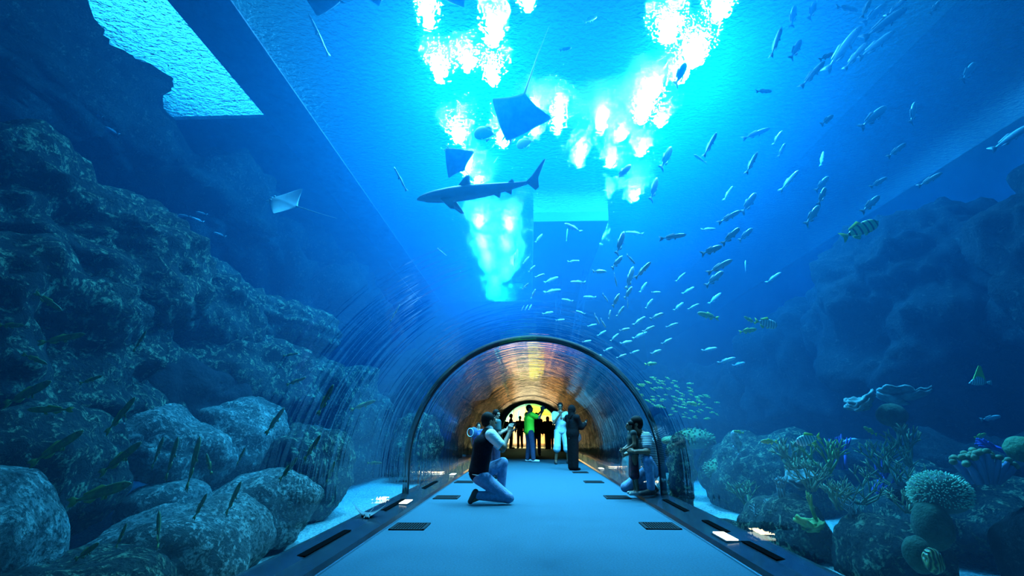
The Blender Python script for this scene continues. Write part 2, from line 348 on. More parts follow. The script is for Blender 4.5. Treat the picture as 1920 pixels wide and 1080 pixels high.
# ------------------------------------------------------------------ rocks
def rock_mat(name, a, b, crust, amount=.5, bump=1.0):
    m = bpy.data.materials.new(name); m.use_nodes = True; nt = m.node_tree; n = nt.nodes; L = nt.links
    p = n['Principled BSDF']; p.inputs['Roughness'].default_value = .95; p.inputs['Specular IOR Level'].default_value = .15
    tc = n.new('ShaderNodeTexCoord')
    def nz(scale, detail, rough=.65, dist=0):
        t = n.new('ShaderNodeTexNoise'); t.inputs['Scale'].default_value = scale; t.inputs['Detail'].default_value = detail; t.inputs['Roughness'].default_value = rough; t.inputs['Distortion'].default_value = dist
        L.new(tc.outputs['Object'], t.inputs['Vector']); return t
    def ramp(src, lo, hi):
        r = n.new('ShaderNodeMapRange'); r.inputs[1].default_value = lo; r.inputs[2].default_value = hi; L.new(src, r.inputs[0]); return r.outputs[0]
    def mix(f, c1, c2):
        x = n.new('ShaderNodeMix'); x.data_type = 'RGBA'; L.new(f, x.inputs[0])
        for k, c in ((6, c1), (7, c2)):
            if isinstance(c, tuple): x.inputs[k].default_value = (*c, 1)
            else: L.new(c, x.inputs[k])
        return x.outputs[2]
    n1 = nz(1.1, 5); n2 = nz(9, 8, .75, .8); n3 = nz(34, 4, .7)
    base = mix(ramp(n1.outputs['Fac'], .40, .60), a, b)
    c1 = mix(ramp(n2.outputs['Fac'], .62 - .14 * amount, .68 - .1 * amount), base, crust)
    dk = mix(ramp(n3.outputs['Fac'], .46, .60), c1, b)
    L.new(dk, p.inputs['Base Color'])
    ad = n.new('ShaderNodeMath'); ad.operation = 'MULTIPLY_ADD'; ad.inputs[1].default_value = .35; L.new(n3.outputs['Fac'], ad.inputs[0]); L.new(n2.outputs['Fac'], ad.inputs[2])
    bp = n.new('ShaderNodeBump'); bp.inputs['Strength'].default_value = 1; bp.inputs['Distance'].default_value = .10 * bump; L.new(ad.outputs[0], bp.inputs['Height']); L.new(bp.outputs[0], p.inputs['Normal'])
    return m
m_rock = rock_mat('reef_rock', (.055, .075, .06), (.010, .018, .018), (.36, .44, .25), .75)
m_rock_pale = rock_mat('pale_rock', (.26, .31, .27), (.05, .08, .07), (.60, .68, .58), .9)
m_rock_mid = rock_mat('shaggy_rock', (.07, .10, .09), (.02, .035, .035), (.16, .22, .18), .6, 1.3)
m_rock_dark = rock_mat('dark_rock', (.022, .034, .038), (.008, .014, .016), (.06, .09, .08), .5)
def rock(label, c, r, seed, m=None, sub=5, amp=.32, freq=1.1, pitch=0, roll=0, yaw=0, name='reef_rock', cat='rock', strata=.10):
    bm = bmesh.new(); bmesh.ops.create_icosphere(bm, subdivisions=sub, radius=1.0)
    off = Vector((seed * 7.13, seed * 3.7, seed * 1.9)); r = Vector(r); rm = (r.x * r.y * r.z) ** (1 / 3)
    for v in bm.verts:
        d = v.co.normalized()
        # squarish boulder with flat chipped sides
        q = Vector([math.copysign(abs(a) ** .75, a) for a in d]); q /= max(1.0, q.length * .92)
        p = Vector((q.x * r.x, q.y * r.y, q.z * r.z))
        u = p * freq + off
        cell = noise.voronoi(u * .8)[0]
        n1 = noise.fractal(u, 1.0, 2.0, 4) * .9
        n2 = (cell[1] - cell[0]) * .7 - .25
        n3 = noise.noise(Vector((u.x * .4, u.y * .4, p.z * 5 + off.z))) * strata * 2
        n4 = noise.fractal(u * 5.5, .9, 2.1, 3) * .10
        v.co = p + d * rm * amp * (n1 + n2 + n3 + n4)
    me = bpy.data.meshes.new(name); bm.to_mesh(me); bm.free(); me.materials.append(m or m_rock)
    me.polygons.foreach_set('use_smooth', [True] * len(me.polygons))
    o = bpy.data.objects.new(name, me); o.location = c; o.rotation_euler = (R(pitch), R(roll), R(yaw)); link(o)
    return tag(o, label, cat)
# left reef, from the near ledges to the far slope
rock('long mossy rock ledge, topmost of the ledges at the left edge', (-5.4, 4.7, 2.85), (1.1, 2.3, .95), 1, sub=6)
rock('rounded rock shoulder at the far end of the top left ledge', (-5.35, 7.9, 2.8), (.9, 1.5, .85), 2, sub=6)
rock('big dark rock ledge under the top one at the left edge', (-4.85, 4.3, 1.55), (1.0, 1.9, 1.1), 3, sub=6)
rock('flat slab of rock lying above the pale boulders on the left', (-5.2, 9.5, 2.95), (1.1, 1.9, .42), 4, m_rock, strata=.3)
rock('wide boulder directly under the flat slab on the left', (-4.9, 8.8, 1.7), (1.0, 2.2, .95), 5)
rock('tall pale boulder standing nearest the tunnel joint on the left', (-4.3, 11.4, 1.15), (.8, 1.9, 1.35), 6)
rock('huge dark overhanging rock in the top left corner', (-8.45, 6.0, 6.7), (1.5, 3.0, 1.35), 7, m_rock_mid, amp=.38)
rock('hanging rock mass ending below the bright surface opening on the left', (-8.2, 11.2, 6.3), (1.5, 2.9, 1.2), 8, m_rock_mid, amp=.42)
rock('hazy rock slope behind the ray on the left', (-8.2, 17, 4.2), (2.2, 5, 3.2), 9, m_rock_mid, amp=.4, freq=.7)
rock('farthest hazy rock slope on the left of the tank', (-8.9, 26, 3.0), (1.7, 5, 3.2), 10, m_rock_mid, amp=.4, freq=.6)
# foot of the left reef
m = m_rock_pale
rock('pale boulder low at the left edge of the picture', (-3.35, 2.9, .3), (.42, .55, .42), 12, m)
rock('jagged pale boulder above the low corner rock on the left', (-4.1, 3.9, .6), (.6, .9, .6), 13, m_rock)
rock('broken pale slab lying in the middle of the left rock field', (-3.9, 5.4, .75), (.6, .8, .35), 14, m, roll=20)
rock('upright pale rock among the yellow fish shapes on the left', (-4.0, 6.6, .8), (.55, .8, .6), 15, m, pitch=20)
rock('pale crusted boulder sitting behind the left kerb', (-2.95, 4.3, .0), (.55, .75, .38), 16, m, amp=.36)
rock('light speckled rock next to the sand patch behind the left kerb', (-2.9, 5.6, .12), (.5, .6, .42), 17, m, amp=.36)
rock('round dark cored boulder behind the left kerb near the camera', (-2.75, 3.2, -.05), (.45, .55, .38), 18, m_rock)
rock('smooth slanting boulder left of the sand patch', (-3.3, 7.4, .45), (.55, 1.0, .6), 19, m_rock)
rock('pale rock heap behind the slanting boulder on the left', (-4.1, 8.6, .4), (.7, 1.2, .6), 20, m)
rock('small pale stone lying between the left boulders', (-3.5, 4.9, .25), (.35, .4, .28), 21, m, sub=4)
rock('dark rock in the gap under the left ledges', (-4.7, 6.4, 1.3), (.7, 1.1, .6), 22, m_rock_dark)
rock('dark tall rock seen through the vault left of the people', (-3.6, 15.5, .9), (1.0, 2.6, 1.6), 23, m_rock_dark)
rock('jagged rock column close to the left side of the second vault panel', (-2.9, 12.6, .5), (.55, .9, .9), 24, m_rock, amp=.42)
# rock over and around the far end of the tunnel
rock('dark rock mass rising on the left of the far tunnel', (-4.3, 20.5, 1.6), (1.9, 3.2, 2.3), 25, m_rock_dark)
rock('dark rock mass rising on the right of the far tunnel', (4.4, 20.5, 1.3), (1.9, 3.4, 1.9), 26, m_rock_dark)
def rock_arch():
    v = []; f = []; nu, nv = 60, 44
    for j in range(nv + 1):
        y = 15.2 + 9.7 * j / nv
        for i in range(nu + 1):
            a = math.pi * i / nu; r = 2.25 + .30 * noise.noise(Vector((math.cos(a) * 2, y * .8, math.sin(a) * 2))) + .22 * noise.noise(Vector((math.cos(a) * 7, y * 2, math.sin(a) * 7)))
            v.append((r * math.cos(a), y, .1 + r * math.sin(a) + (.35 if j else .3)))
        for i in range(nu + 1):
            a = math.pi * i / nu; r = 3.0 + .5 * noise.noise(Vector((math.cos(a) * 2 + 9, y * .6, math.sin(a) * 2)))
            v.append((r * math.cos(a), y, .1 + r * math.sin(a) + .4))
    w_ = 2 * (nu + 1)
    for j in range(nv):
        for i in range(nu):
            q = j * w_ + i; f.append([q, q + 1, q + 1 + w_, q + w_]); q += nu + 1; f.append([q, q + w_, q + 1 + w_, q + 1])
        for i in (0, nu): q = j * w_ + i; f.append([q, q + nu + 1, q + nu + 1 + w_, q + w_])
    for j in (0, nv):
        for i in range(nu): q = j * w_ + i; f.append([q, q + 1, q + nu + 2, q + nu + 1])
    return tag(mesh_obj('reef_rock', v, f, m_rock_dark, None, True), 'dark rock bridging over the far end of the tunnel', 'rock')
rock_arch()
# right reef
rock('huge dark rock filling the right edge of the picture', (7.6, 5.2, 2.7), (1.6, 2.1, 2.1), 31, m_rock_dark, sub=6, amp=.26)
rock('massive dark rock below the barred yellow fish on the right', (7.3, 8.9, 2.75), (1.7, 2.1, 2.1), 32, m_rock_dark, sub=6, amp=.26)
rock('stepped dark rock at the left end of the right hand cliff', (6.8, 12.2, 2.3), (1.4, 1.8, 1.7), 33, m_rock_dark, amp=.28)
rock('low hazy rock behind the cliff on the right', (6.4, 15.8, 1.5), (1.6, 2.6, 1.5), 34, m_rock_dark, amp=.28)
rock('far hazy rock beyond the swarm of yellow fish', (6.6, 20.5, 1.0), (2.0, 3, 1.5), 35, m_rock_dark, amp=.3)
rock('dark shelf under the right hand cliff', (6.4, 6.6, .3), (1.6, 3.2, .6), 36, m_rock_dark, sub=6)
rock('crusted boulder standing right of the sand gap', (3.15, 4.95, -.08), (.42, .5, .40), 37, m_rock, amp=.25)
rock('big dark boulder in the bottom right corner under the corals', (3.95, 3.5, .05), (.75, .8, .6), 38, m_rock_dark, sub=6, amp=.25)
rock('weed covered boulder left of the sand gap on the right', (2.75, 5.9, -.12), (.36, .55, .38), 39, m_rock, amp=.4)
rock('hazy mound of rock right of the coral topped pillar', (4.0, 9.0, .2), (1.0, 1.3, .75), 40, m_rock, amp=.25)
rock('flat coral encrusted shelf behind the right boulders', (4.9, 6.0, .1), (1.1, 1.5, .4), 41, m_rock)
rock('pale stone by the sand behind the right kerb', (2.75, 10.4, -.1), (.3, .5, .28), 42, m_rock_pale, sub=4)
rock('small round stone next to the right kerb', (2.35, 6.6, -.2), (.22, .35, .16), 43, m_rock, sub=4)
rock('rough rock pillar behind the crouching father', (2.38, 8.4, .33), (.20, .22, .64), 44, m_rock, amp=.3, freq=3, name='rock_pillar', cat='pillar')
rock('dark rock seen low through the vault right of the woman in black', (3.4, 14.0, .3), (.9, 1.8, .9), 45, m_rock_dark)

# gantry over the water and the lattice under it
gt = empty('service_gantry', (1.4, 15, WATER_Z), 0, 'dark service gantry running over the water above the tunnel', 'gantry')
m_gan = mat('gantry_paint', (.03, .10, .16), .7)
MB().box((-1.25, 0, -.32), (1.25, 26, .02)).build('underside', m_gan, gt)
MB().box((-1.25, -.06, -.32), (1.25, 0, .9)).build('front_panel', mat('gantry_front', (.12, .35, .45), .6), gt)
def lattice(name, a, b, wd, n, lab):
    a, b = Vector(a), Vector(b); e = empty(name, a, 0, lab, 'lattice'); d = b - a; t = d.normalized(); s = t.cross(Vector((0, 1, 0))).normalized() * wd
    for k in (-1, 1): MB().tube([s * k, d + s * k], .05).build('chord', m_gan, e)
    for i in range(n):
        k = 1 if i % 2 else -1; MB().tube([d * (i / n) + s * k, d * ((i + 1) / n) - s * k], .035, 6).build('brace', m_gan, e)
    return e
p1, p2 = at_y(1105, 560, 20), at_y(1068, 692, 20)
lattice('steel_lattice', p2, (p1.x, 20, 7.9), .12, 9, 'slanting steel lattice post hanging under the gantry')
p1, p2 = at_y(1052, 610, 21), at_y(1045, 670, 21)
lattice('steel_lattice', p2, (p1.x, 21, 7.9), .10, 9, 'upright steel lattice post behind the slanting one under the gantry')
p1, p2 = at_y(1000, 590, 20.6), at_y(1100, 605, 20.6)
lattice('steel_lattice', p1, p2, .10, 8, 'level steel lattice beam joining the posts under the gantry')

# ------------------------------------------------------------------ bodies: rounded-cone fields meshed as one skin
def mesh_field(field, lo, hi, h):
    lo = np.array(lo, float); hi = np.array(hi, float)
    n = np.ceil((hi - lo) / h).astype(int) + 1
    ax = [lo[i] + h * np.arange(n[i]) for i in range(3)]
    X, Y, Z = np.meshgrid(*ax, indexing='ij'); P = np.stack([X, Y, Z], -1).astype(np.float32)
    D = field(P); S = D < 0
    nx, ny, nz = S.shape
    c = np.zeros((nx - 1, ny - 1, nz - 1), int)
    for a in (0, 1):
        for b in (0, 1):
            for d in (0, 1): c += S[a:nx - 1 + a, b:ny - 1 + b, d:nz - 1 + d]
    act = (c > 0) & (c < 8); idx = -np.ones(act.shape, int); ii = np.argwhere(act); idx[act] = np.arange(len(ii))
    acc = np.zeros((len(ii), 3)); cnt = np.zeros(len(ii))
    corners = [(a, b, d) for a in (0, 1) for b in (0, 1) for d in (0, 1)]
    for c1 in corners:
        for k in range(3):
            if c1[k] == 0:
                c2 = list(c1); c2[k] = 1
                i1 = ii + np.array(c1); i2 = ii + np.array(c2)
                d1 = D[i1[:, 0], i1[:, 1], i1[:, 2]]; d2 = D[i2[:, 0], i2[:, 1], i2[:, 2]]
                cr = (d1 < 0) != (d2 < 0); t = np.where(cr, d1 / np.where(cr, d1 - d2, 1), 0)
                p = (i1 + t[:, None] * (i2 - i1)) * h + lo
                acc[cr] += p[cr]; cnt[cr] += 1
    V = acc / cnt[:, None]; Fs = []
    for k in range(3):
        sl1 = [slice(None)] * 3; sl2 = [slice(None)] * 3; sl1[k] = slice(0, -1); sl2[k] = slice(1, None)
        e = S[tuple(sl1)] != S[tuple(sl2)]; q = np.argwhere(e); a, b = (k + 1) % 3, (k + 2) % 3
        q = q[(q[:, a] > 0) & (q[:, b] > 0) & (q[:, a] < D.shape[a] - 1) & (q[:, b] < D.shape[b] - 1)]
        if not len(q): continue
        def ix(da, db):
            r = q.copy(); r[:, a] += da; r[:, b] += db; return idx[r[:, 0], r[:, 1], r[:, 2]]
        quad = np.stack([ix(-1, -1), ix(0, -1), ix(0, 0), ix(-1, 0)], -1)
        flip = ~S[q[:, 0], q[:, 1], q[:, 2]]; quad[flip] = quad[flip][:, ::-1]
        Fs.append(quad)
    return V, np.concatenate(Fs)
def smin(a, b, k): hh = np.clip(.5 + .5 * (b - a) / k, 0, 1); return b + (a - b) * hh - k * hh * (1 - hh)
class Field:
    """groups of tapered capsules / ellipsoids, each group blended with its own softness"""
    def __init__(s): s.g = []; s.cut = []
    def group(s, k): s.g.append((k, [])); return s
    def cap(s, a, b, ra, rb=None): s.g[-1][1].append(('c', np.array(a, float), np.array(b, float), ra, ra if rb is None else rb)); return s
    def chain(s, pts, rad):
        for i in range(len(pts) - 1): s.cap(pts[i], pts[i + 1], rad[i], rad[i + 1])
        return s
    def ell(s, c, r, M=None): s.g[-1][1].append(('e', np.array(c, float), np.array(r, float), None if M is None else np.array(M), 0)); return s
    def sub_ell(s, c, r, M=None): s.cut.append(('e', np.array(c, float), np.array(r, float), None if M is None else np.array(M), 0)); return s
    @staticmethod
    def dist(p, P):
        if p[0] == 'c':
            _, a, b, ra, rb = p; ab = b - a; L = max(float(ab @ ab), 1e-9)
            t = np.clip(((P - a) @ ab) / L, 0, 1); return np.linalg.norm(P - a - t[..., None] * ab, axis=-1) - (ra + t * (rb - ra))
        _, c, r, M, _z = p; q = P - c
        if M is not None: q = q @ M
        k0 = np.linalg.norm(q / r, axis=-1); k1 = np.linalg.norm(q / (r * r), axis=-1) + 1e-9
        return k0 * (k0 - 1) / k1
    def __call__(s, P):
        tot = None
        for k, prims in s.g:
            d = None
            for p in prims:
                x = s.dist(p, P); d = x if d is None else smin(d, x, k)
            tot = d if tot is None else smin(tot, d, .012)
        for p in s.cut: tot = np.maximum(tot, -s.dist(p, P))
        return tot
    def bounds(s, pad=.05):
        lo, hi = [], []
        for k, prims in s.g:
            for p in prims:
                if p[0] == 'c':
                    r = max(p[3], p[4]); lo.append(np.minimum(p[1], p[2]) - r); hi.append(np.maximum(p[1], p[2]) + r)
                else: r = p[2].max(); lo.append(p[1] - r); hi.append(p[1] + r)
        return np.min(lo, 0) - pad, np.max(hi, 0) + pad
    def build(s, name, mat_, parent, h):
        lo, hi = s.bounds(); V, Q = mesh_field(s, lo, hi, h)
        me = bpy.data.meshes.new(name); me.from_pydata(V.tolist(), [], Q.tolist()); me.update(); me.materials.append(mat_)
        me.polygons.foreach_set('use_smooth', [True] * len(me.polygons))
        o = bpy.data.objects.new(name, me); return link(o, parent)

def V3(*a): return np.array(a, float)
def unit(v): return v / (np.linalg.norm(v) + 1e-9)
def frame(f, up=(0, 0, 1)):
    """columns: right, forward, up for a head or hand"""
    f = unit(np.array(f, float)); r = unit(np.cross(f, up)); u = np.cross(r, f); return np.stack([r, f, u], 1)

def add_head(fd, c, f, up=(0, 0, 1), s=1.0, face=True):
    M = frame(f, up)
    g = lambda x, y, z: c + M @ V3(x, y, z) * s
    fd.group(.02 * s)
    fd.ell(g(0, -.012, .025), V3(.074, .094, .095) * s, M); fd.ell(g(0, .018, -.045), V3(.055, .066, .07) * s, M)
    fd.ell(g(0, .062, -.095), V3(.024, .022, .02) * s, M)      # chin
    if face:
        fd.cap(g(0, .085, .015), g(0, .108, -.028), .010 * s, .016 * s)    # nose
        fd.cap(g(-.035, .075, .034), g(.035, .075, .034), .014 * s)        # brow
        fd.group(.008 * s)
        for x in (-1, 1): fd.ell(g(x * .076, -.008, -.005), V3(.010, .022, .033) * s, M)   # ears
        fd.ell(g(0, .086, -.058), V3(.024, .012, .007) * s, M); fd.ell(g(0, .084, -.072), V3(.021, .012, .008) * s, M)   # lips
        for x in (-1, 1): fd.sub_ell(g(x * .032, .096, .012), V3(.014, .014, .009) * s, M)
    return M
def add_hand(fd, w_, d, palm, s=1.0, curl=.6, thumb=1, spread=.10):
    """w_: wrist, d: direction of the hand, palm: direction the palm faces, curl 0..1.3 per joint"""
    d = unit(np.array(d, float)); n = np.array(palm, float); n = unit(n - d * (n @ d)); x = unit(np.cross(d, n)) * thumb
    fd.group(.014 * s)
    k = w_ + d * .085 * s
    for i in (-1, -.33, .33, 1): fd.cap(w_ + d * .012 * s + x * .016 * i * s, k + x * .031 * i * s, .0145 * s, .0125 * s)
    fd.cap(w_ - d * .03 * s, w_ + d * .01 * s, .025 * s, .022 * s)
    lens = [.040, .046, .043, .033]
    for i, L in enumerate(lens):
        fd.group(.004 * s)
        off = (1 - i * 2 / 3) * .031; p = k + x * off * s; a = spread * (1 - i * 2 / 3); dr = unit(d + x * a); ang = 0
        for j, (seg, r0, r1) in enumerate(((L, .0098, .009), (L * .62, .009, .0082), (L * .5, .0082, .0066))):
            ang += curl * (.55 if j == 0 else .8) * (1 + .06 * i); v = dr * math.cos(ang) + n * math.sin(ang)
            q = p + v * seg * s; fd.cap(p, q, r0 * s, r1 * s); p = q
    fd.group(.006 * s)
    p = w_ + d * .022 * s + x * .022 * s; v = unit(d * .62 + x * .75 + n * .25); q = p + v * .038 * s; fd.cap(p, q, .014 * s, .0115 * s)
    v = unit(d * .85 + x * .35 + n * .35); p, q = q, q + v * .032 * s; fd.cap(p, q, .0112 * s, .0095 * s)
    v = unit(d * .9 + x * .1 + n * .45); fd.cap(q, q + v * .024 * s, .0095 * s, .0075 * s)

SK = {}
def person(label, loc, rz, J, cl, skin, height=1.75, h=.010, group=None, name='person', feet=True, hands=None, face=True, fit=1.0):
    """J joints in metres for a 1.75 m body (x right, y ahead, z up): head, hf, neck, chest, hip, shL/R, elL/R, wrL/R, hpL/R, knL/R, anL/R, toL/R"""
    s = height / 1.75; g = {k: V3(*v) * (s if k != 'hf' else 1) for k, v in J.items()}
    root = empty(name, loc, rz, label, 'person', group)
    b = Field(); b.group(.035 * s); F_ = s * fit
    b.cap(g['neck'], g['head'] + V3(0, 0, -.03) * s, .056 * s, .05 * s)
    b.cap(g['neck'] + (g['chest'] - g['neck']) * .25, g['chest'], .075 * F_, .115 * F_)
    mid = (g['chest'] + g['hip']) / 2
    wv = unit(g['shR'] - g['shL'])
    for k in (-1, 1):
        b.cap(g['chest'] + wv * .07 * k * s, mid + wv * .045 * k * s, .10 * F_, .088 * F_); b.cap(mid + wv * .045 * k * s, g['hip'] + wv * .05 * k * s, .088 * F_, .10 * F_)
    for S in 'LR':
        b.cap(g['neck'] + (g['chest'] - g['neck']) * .2, g['sh' + S], .06 * s, .056 * s)
        b.chain([g['sh' + S], g['el' + S], g['wr' + S]], [.052 * F_, .040 * s, .027 * s])
        b.chain([g['hp' + S], g['kn' + S], g['an' + S]], [.085 * F_, .056 * s, .038 * s])
        b.cap(g['an' + S] + V3(0, 0, -.03) * s, g['to' + S], .036 * s, .028 * s)
    add_head(b, g['head'], g['hf'], s=s, face=face)
    for S, hd in (hands or {}).items():
        dr = hd.get('d', tuple(g['wr' + S] - g['el' + S])); add_hand(b, g['wr' + S], dr, hd['palm'], s * .98, hd.get('curl', .6), hd.get('thumb', 1))
    b.build('body', skin, root, h)
    M = frame(g['hf']); hg = lambda x, y, z: g['head'] + M @ V3(x, y, z) * s
    if face:
        for k in (-1, 1): MB().ball(tuple(hg(k * .031, .074, .012)), .012 * s, 8, 6).build('eye', M_EYE, root, True)
    f = None
    for c in cl:
        kind, m = c[0], c[1]; f = Field(); f.group(.03 * s); opt = c[2] if len(c) > 2 else {}; t = opt.get('t', .012) * s
        if kind in ('tshirt', 'shirt', 'vest', 'jacket'):
            lw = opt.get('low', 0) * s; hz = g['hip'] + unit(g['hip'] - g['chest']) * lw
            for k in (-1, 1):
                f.cap(g['chest'] + wv * .075 * k * s, mid + wv * .05 * k * s, .108 * F_ + t, .098 * F_ + t); f.cap(mid + wv * .05 * k * s, hz + wv * .055 * k * s, .098 * F_ + t, .108 * F_ + t)
            sl = {'tshirt': .62, 'shirt': 1.0, 'vest': 0, 'jacket': 1.0}[kind]
            for S in 'LR':
                top = g['neck'] + (g['chest'] - g['neck']) * .42
                f.cap(top, g['sh' + S] * .97 + g['neck'] * .03, .062 * s + t, .056 * F_ + t)
                if sl > 0: f.cap(g['sh' + S], g['sh' + S] + (g['el' + S] - g['sh' + S]) * sl, .058 * F_ + t, .050 * s + t * 1.3)
                if sl == 1.0: f.cap(g['el' + S], g['el' + S] + (g['wr' + S] - g['el' + S]) * .9, .048 * s + t, .036 * s + t)
        elif kind in ('trousers', 'shorts'):
            f.group(.02 * s)
            f.cap(g['hip'] + wv * .05 * s + V3(0, 0, .04) * s, g['hip'] - wv * .05 * s + V3(0, 0, .04) * s, .102 * F_ + t * .4)
            for S in 'LR':
                r = opt.get('wide', 1.0)
                f.cap(g['hp' + S], g['kn' + S], .092 * F_ + t, (.064 * s * r if kind == 'trousers' else .088 * s) + t)
                if kind == 'trousers': f.cap(g['kn' + S], g['kn' + S] + (g['an' + S] - g['kn' + S]) * .97, .064 * s * r + t, .052 * s * r + t)
                else: f.cap(g['kn' + S], g['kn' + S] + (g['an' + S] - g['kn' + S]) * .18, .088 * s + t, .098 * s + t)
        elif kind == 'sleeves':
            for S in 'LR': f.cap(g['sh' + S], g['sh' + S] + (g['el' + S] - g['sh' + S]) * .72, .066 * F_ + t, .056 * s + t)
            f.cap(g['neck'] + unit(g['neck'] - g['chest']) * .005, g['neck'] + unit(g['neck'] - g['chest']) * .035, .066 * s, .064 * s)
        elif kind == 'robe':
            f.group(.06 * s); bt = (g['anL'] + g['anR']) / 2
            for k in (-1, 1): f.cap(g['chest'] + wv * .06 * k * s, g['hip'] + wv * .06 * k * s, .11 * s + t, .12 * s + t); f.cap(g['hip'] + wv * .06 * k * s, bt + wv * .07 * k * s, .12 * s + t, .085 * s + t)
            for S in 'LR': f.cap(g['neck'] + (g['chest'] - g['neck']) * .3, g['sh' + S], .08 * s, .07 * s + t); f.chain([g['sh' + S], g['el' + S], g['wr' + S]], [.06 * s + t, .062 * s + t, .05 * s + t])
        elif kind == 'skirt':
            f.group(.05 * s); bt = (g['knL'] + g['knR']) / 2 + V3(0, 0, opt.get('dz', -.05)) * s
            for k in (-1, 1): f.cap(g['hip'] + wv * .03 * k * s + V3(0, 0, .05) * s, bt + wv * .07 * k * s, .10 * F_, .115 * s)
        elif kind == 'scarf':
            f.ell(hg(0, -.022, .02), V3(.10, .115, .125) * s, M); f.cap(hg(0, -.03, -.08), g['neck'] + V3(0, 0, -.06) * s, .09 * s, .12 * s); f.cut.append(('e', hg(0, .12, -.015), V3(.062, .075, .078) * s, M, 0))
        elif kind == 'hair':
            f.ell(hg(0, -.022, .042), V3(.086, .099, .094) * s, M); f.ell(hg(0, -.06, -.01), V3(.076, .055, .07) * s, M)
            f.cut.append(('e', hg(0, .115, -.035), V3(.10, .075, .09) * s, M, 0))
        elif kind == 'long_hair':
            f.ell(hg(0, -.025, .035), V3(.092, .105, .104) * s, M); f.chain([hg(0, -.06, 0), hg(0, -.085, -.10), hg(0, -.08, -.22)], [.085 * s, .075 * s, .05 * s])
            f.cut.append(('e', hg(0, .115, -.035), V3(.085, .075, .09) * s, M, 0))
        elif kind == 'cap':
            f.group(.01 * s); f.ell(hg(0, -.015, .06), V3(.088, .104, .07) * s, M); f.ell(hg(0, .11, .045), V3(.06, .07, .012) * s, M)
        elif kind == 'shoes':
            for S in 'LR':
                a, to = g['an' + S], g['to' + S]; sole = opt.get(S) or (0, 0, -1); dn = V3(*sole) * s
                fw = unit(to - a - dn * ((to - a) @ dn) / (dn @ dn))
                f = Field(); f.group(.02 * s); f.cap(a + dn * .045 - fw * .03 * s, to, .044 * s, .036 * s); f.cap(a + dn * .01, a + dn * .04, .046 * s, .044 * s)
                o = f.build('shoe', m, root, h); 
            continue
        o = f.build({'tshirt': 'shirt', 'sleeves': 'shirt', 'long_hair': 'hair'}.get(kind, kind), m, root, h)
    return root, g
M_EYE = mat('eye_dark', (.02, .02, .02), .2)
m_skin = mat('skin_brown', (.16, .085, .05), .55); m_skin2 = mat('skin_tan', (.34, .22, .16), .55); m_hair = mat('hair_black', (.006, .006, .007), .7, spec=.1)
m_navy = mat('navy_knit', (.008, .010, .018), .95, spec=.1, var=.4, vscale=30, bump=.5, bscale=120); m_denim = mat('denim', (.16, .30, .52), .85, var=.3, vscale=22, bump=.6, bscale=60)
m_white = mat('white_cotton', (.62, .72, .74), .8, bump=.5, bscale=30); m_shoe = mat('dark_shoe', (.03, .035, .04), .6)
m_green = mat('lime_cotton', (.22, .85, .03), .8, bump=.5, bscale=30); m_jean2 = mat('dark_denim', (.03, .05, .12), .85, var=.3, vscale=20)
m_blk = mat('black_cloth', (.006, .006, .008), .9, spec=.08, bump=.4, bscale=25); m_cyan = mat('pale_cotton', (.42, .62, .66), .8, bump=.5, bscale=25)
m_phone = mat('phone_black', (.01, .01, .012), .25); m_screen = mat('phone_silver', (.35, .4, .42), .3, .7)
m_tshoe = mat('white_shoe', (.7, .75, .75), .6)
STAND = dict(head=(0, .02, 1.63), hf=(0, 1, -.05), neck=(0, 0, 1.49), chest=(0, 0, 1.30), hip=(0, 0, .98), shL=(-.185, 0, 1.42), shR=(.185, 0, 1.42), elL=(-.24, -.02, 1.13), elR=(.24, -.02, 1.13),
    wrL=(-.25, .06, .88), wrR=(.25, .06, .88), hpL=(-.09, 0, .92), hpR=(.09, 0, .92), knL=(-.10, .02, .50), knR=(.10, .02, .50), anL=(-.11, -.02, .09), anR=(.11, -.02, .09), toL=(-.13, .16, .035), toR=(.13, .16, .035))

# man kneeling on the carpet, seen from his right side; he looks along +x
p = at_z(918, 944, 0)
KN = dict(head=(.10, -.04, 1.10), hf=(1, .35, .06), neck=(-.035, 0, .985), chest=(-.10, 0, .80), hip=(-.165, 0, .42), shR=(.00, -.17, .92), shL=(-.01, .18, .93), elR=(.17, -.22, .76), elL=(.19, .14, .72),
    wrR=(.27, -.08, .955), wrL=(.29, .06, .95), hpR=(-.14, -.09, .36), hpL=(-.13, .09, .38), knR=(.25, -.13, .09), knL=(.20, .17, .53), anR=(-.17, -.12, .12), anL=(.17, .17, .10), toR=(-.275, -.12, .045), toL=(.33, .18, .035))
KN['head'] = (-.02, .0, 1.115)
kr, kg = person('man in black knit vest and jeans kneeling on the carpet to take a photo', (p.x, p.y, 0), R(8), KN,
    [('sleeves', m_white), ('vest', m_navy, dict(t=.014)), ('trousers', m_denim, dict(t=.008)), ('hair', m_hair), ('shoes', m_shoe, dict(R=(-1, 0, .35)))], m_skin, 1.75, .008, fit=1.16,
    hands=dict(R=dict(palm=(.3, 1, 0), d=(.25, .25, 1), curl=.55, thumb=-1), L=dict(palm=(.2, -1, 0), d=(.2, -.3, 1), curl=.55, thumb=1)))
tdir = unit(kg['hip'] - kg['chest']); sx = unit(np.cross(tdir, V3(0, 1, 0))); hc = kg['hip'] + tdir * .035
MB().tube([hc + V3(0, 1, 0) * .193 * math.cos(a) + sx * .136 * math.sin(a) for a in [math.pi * 2 * i / 32 for i in range(33)]], .007, 6, False).build('hem_stripe', m_white, kr, True)
ph = MB().box((-.008, -.06, -.035), (.008, .06, .035)).build('mobile_phone', m_phone); ph.location = Vector((p.x, p.y, 0)) + Euler((0, 0, R(8))).to_matrix() @ Vector((.345, -.01, 1.075)); ph.rotation_euler = (0, R(-6), R(28))
tag(ph, 'black mobile phone held up by the kneeling man', 'phone')

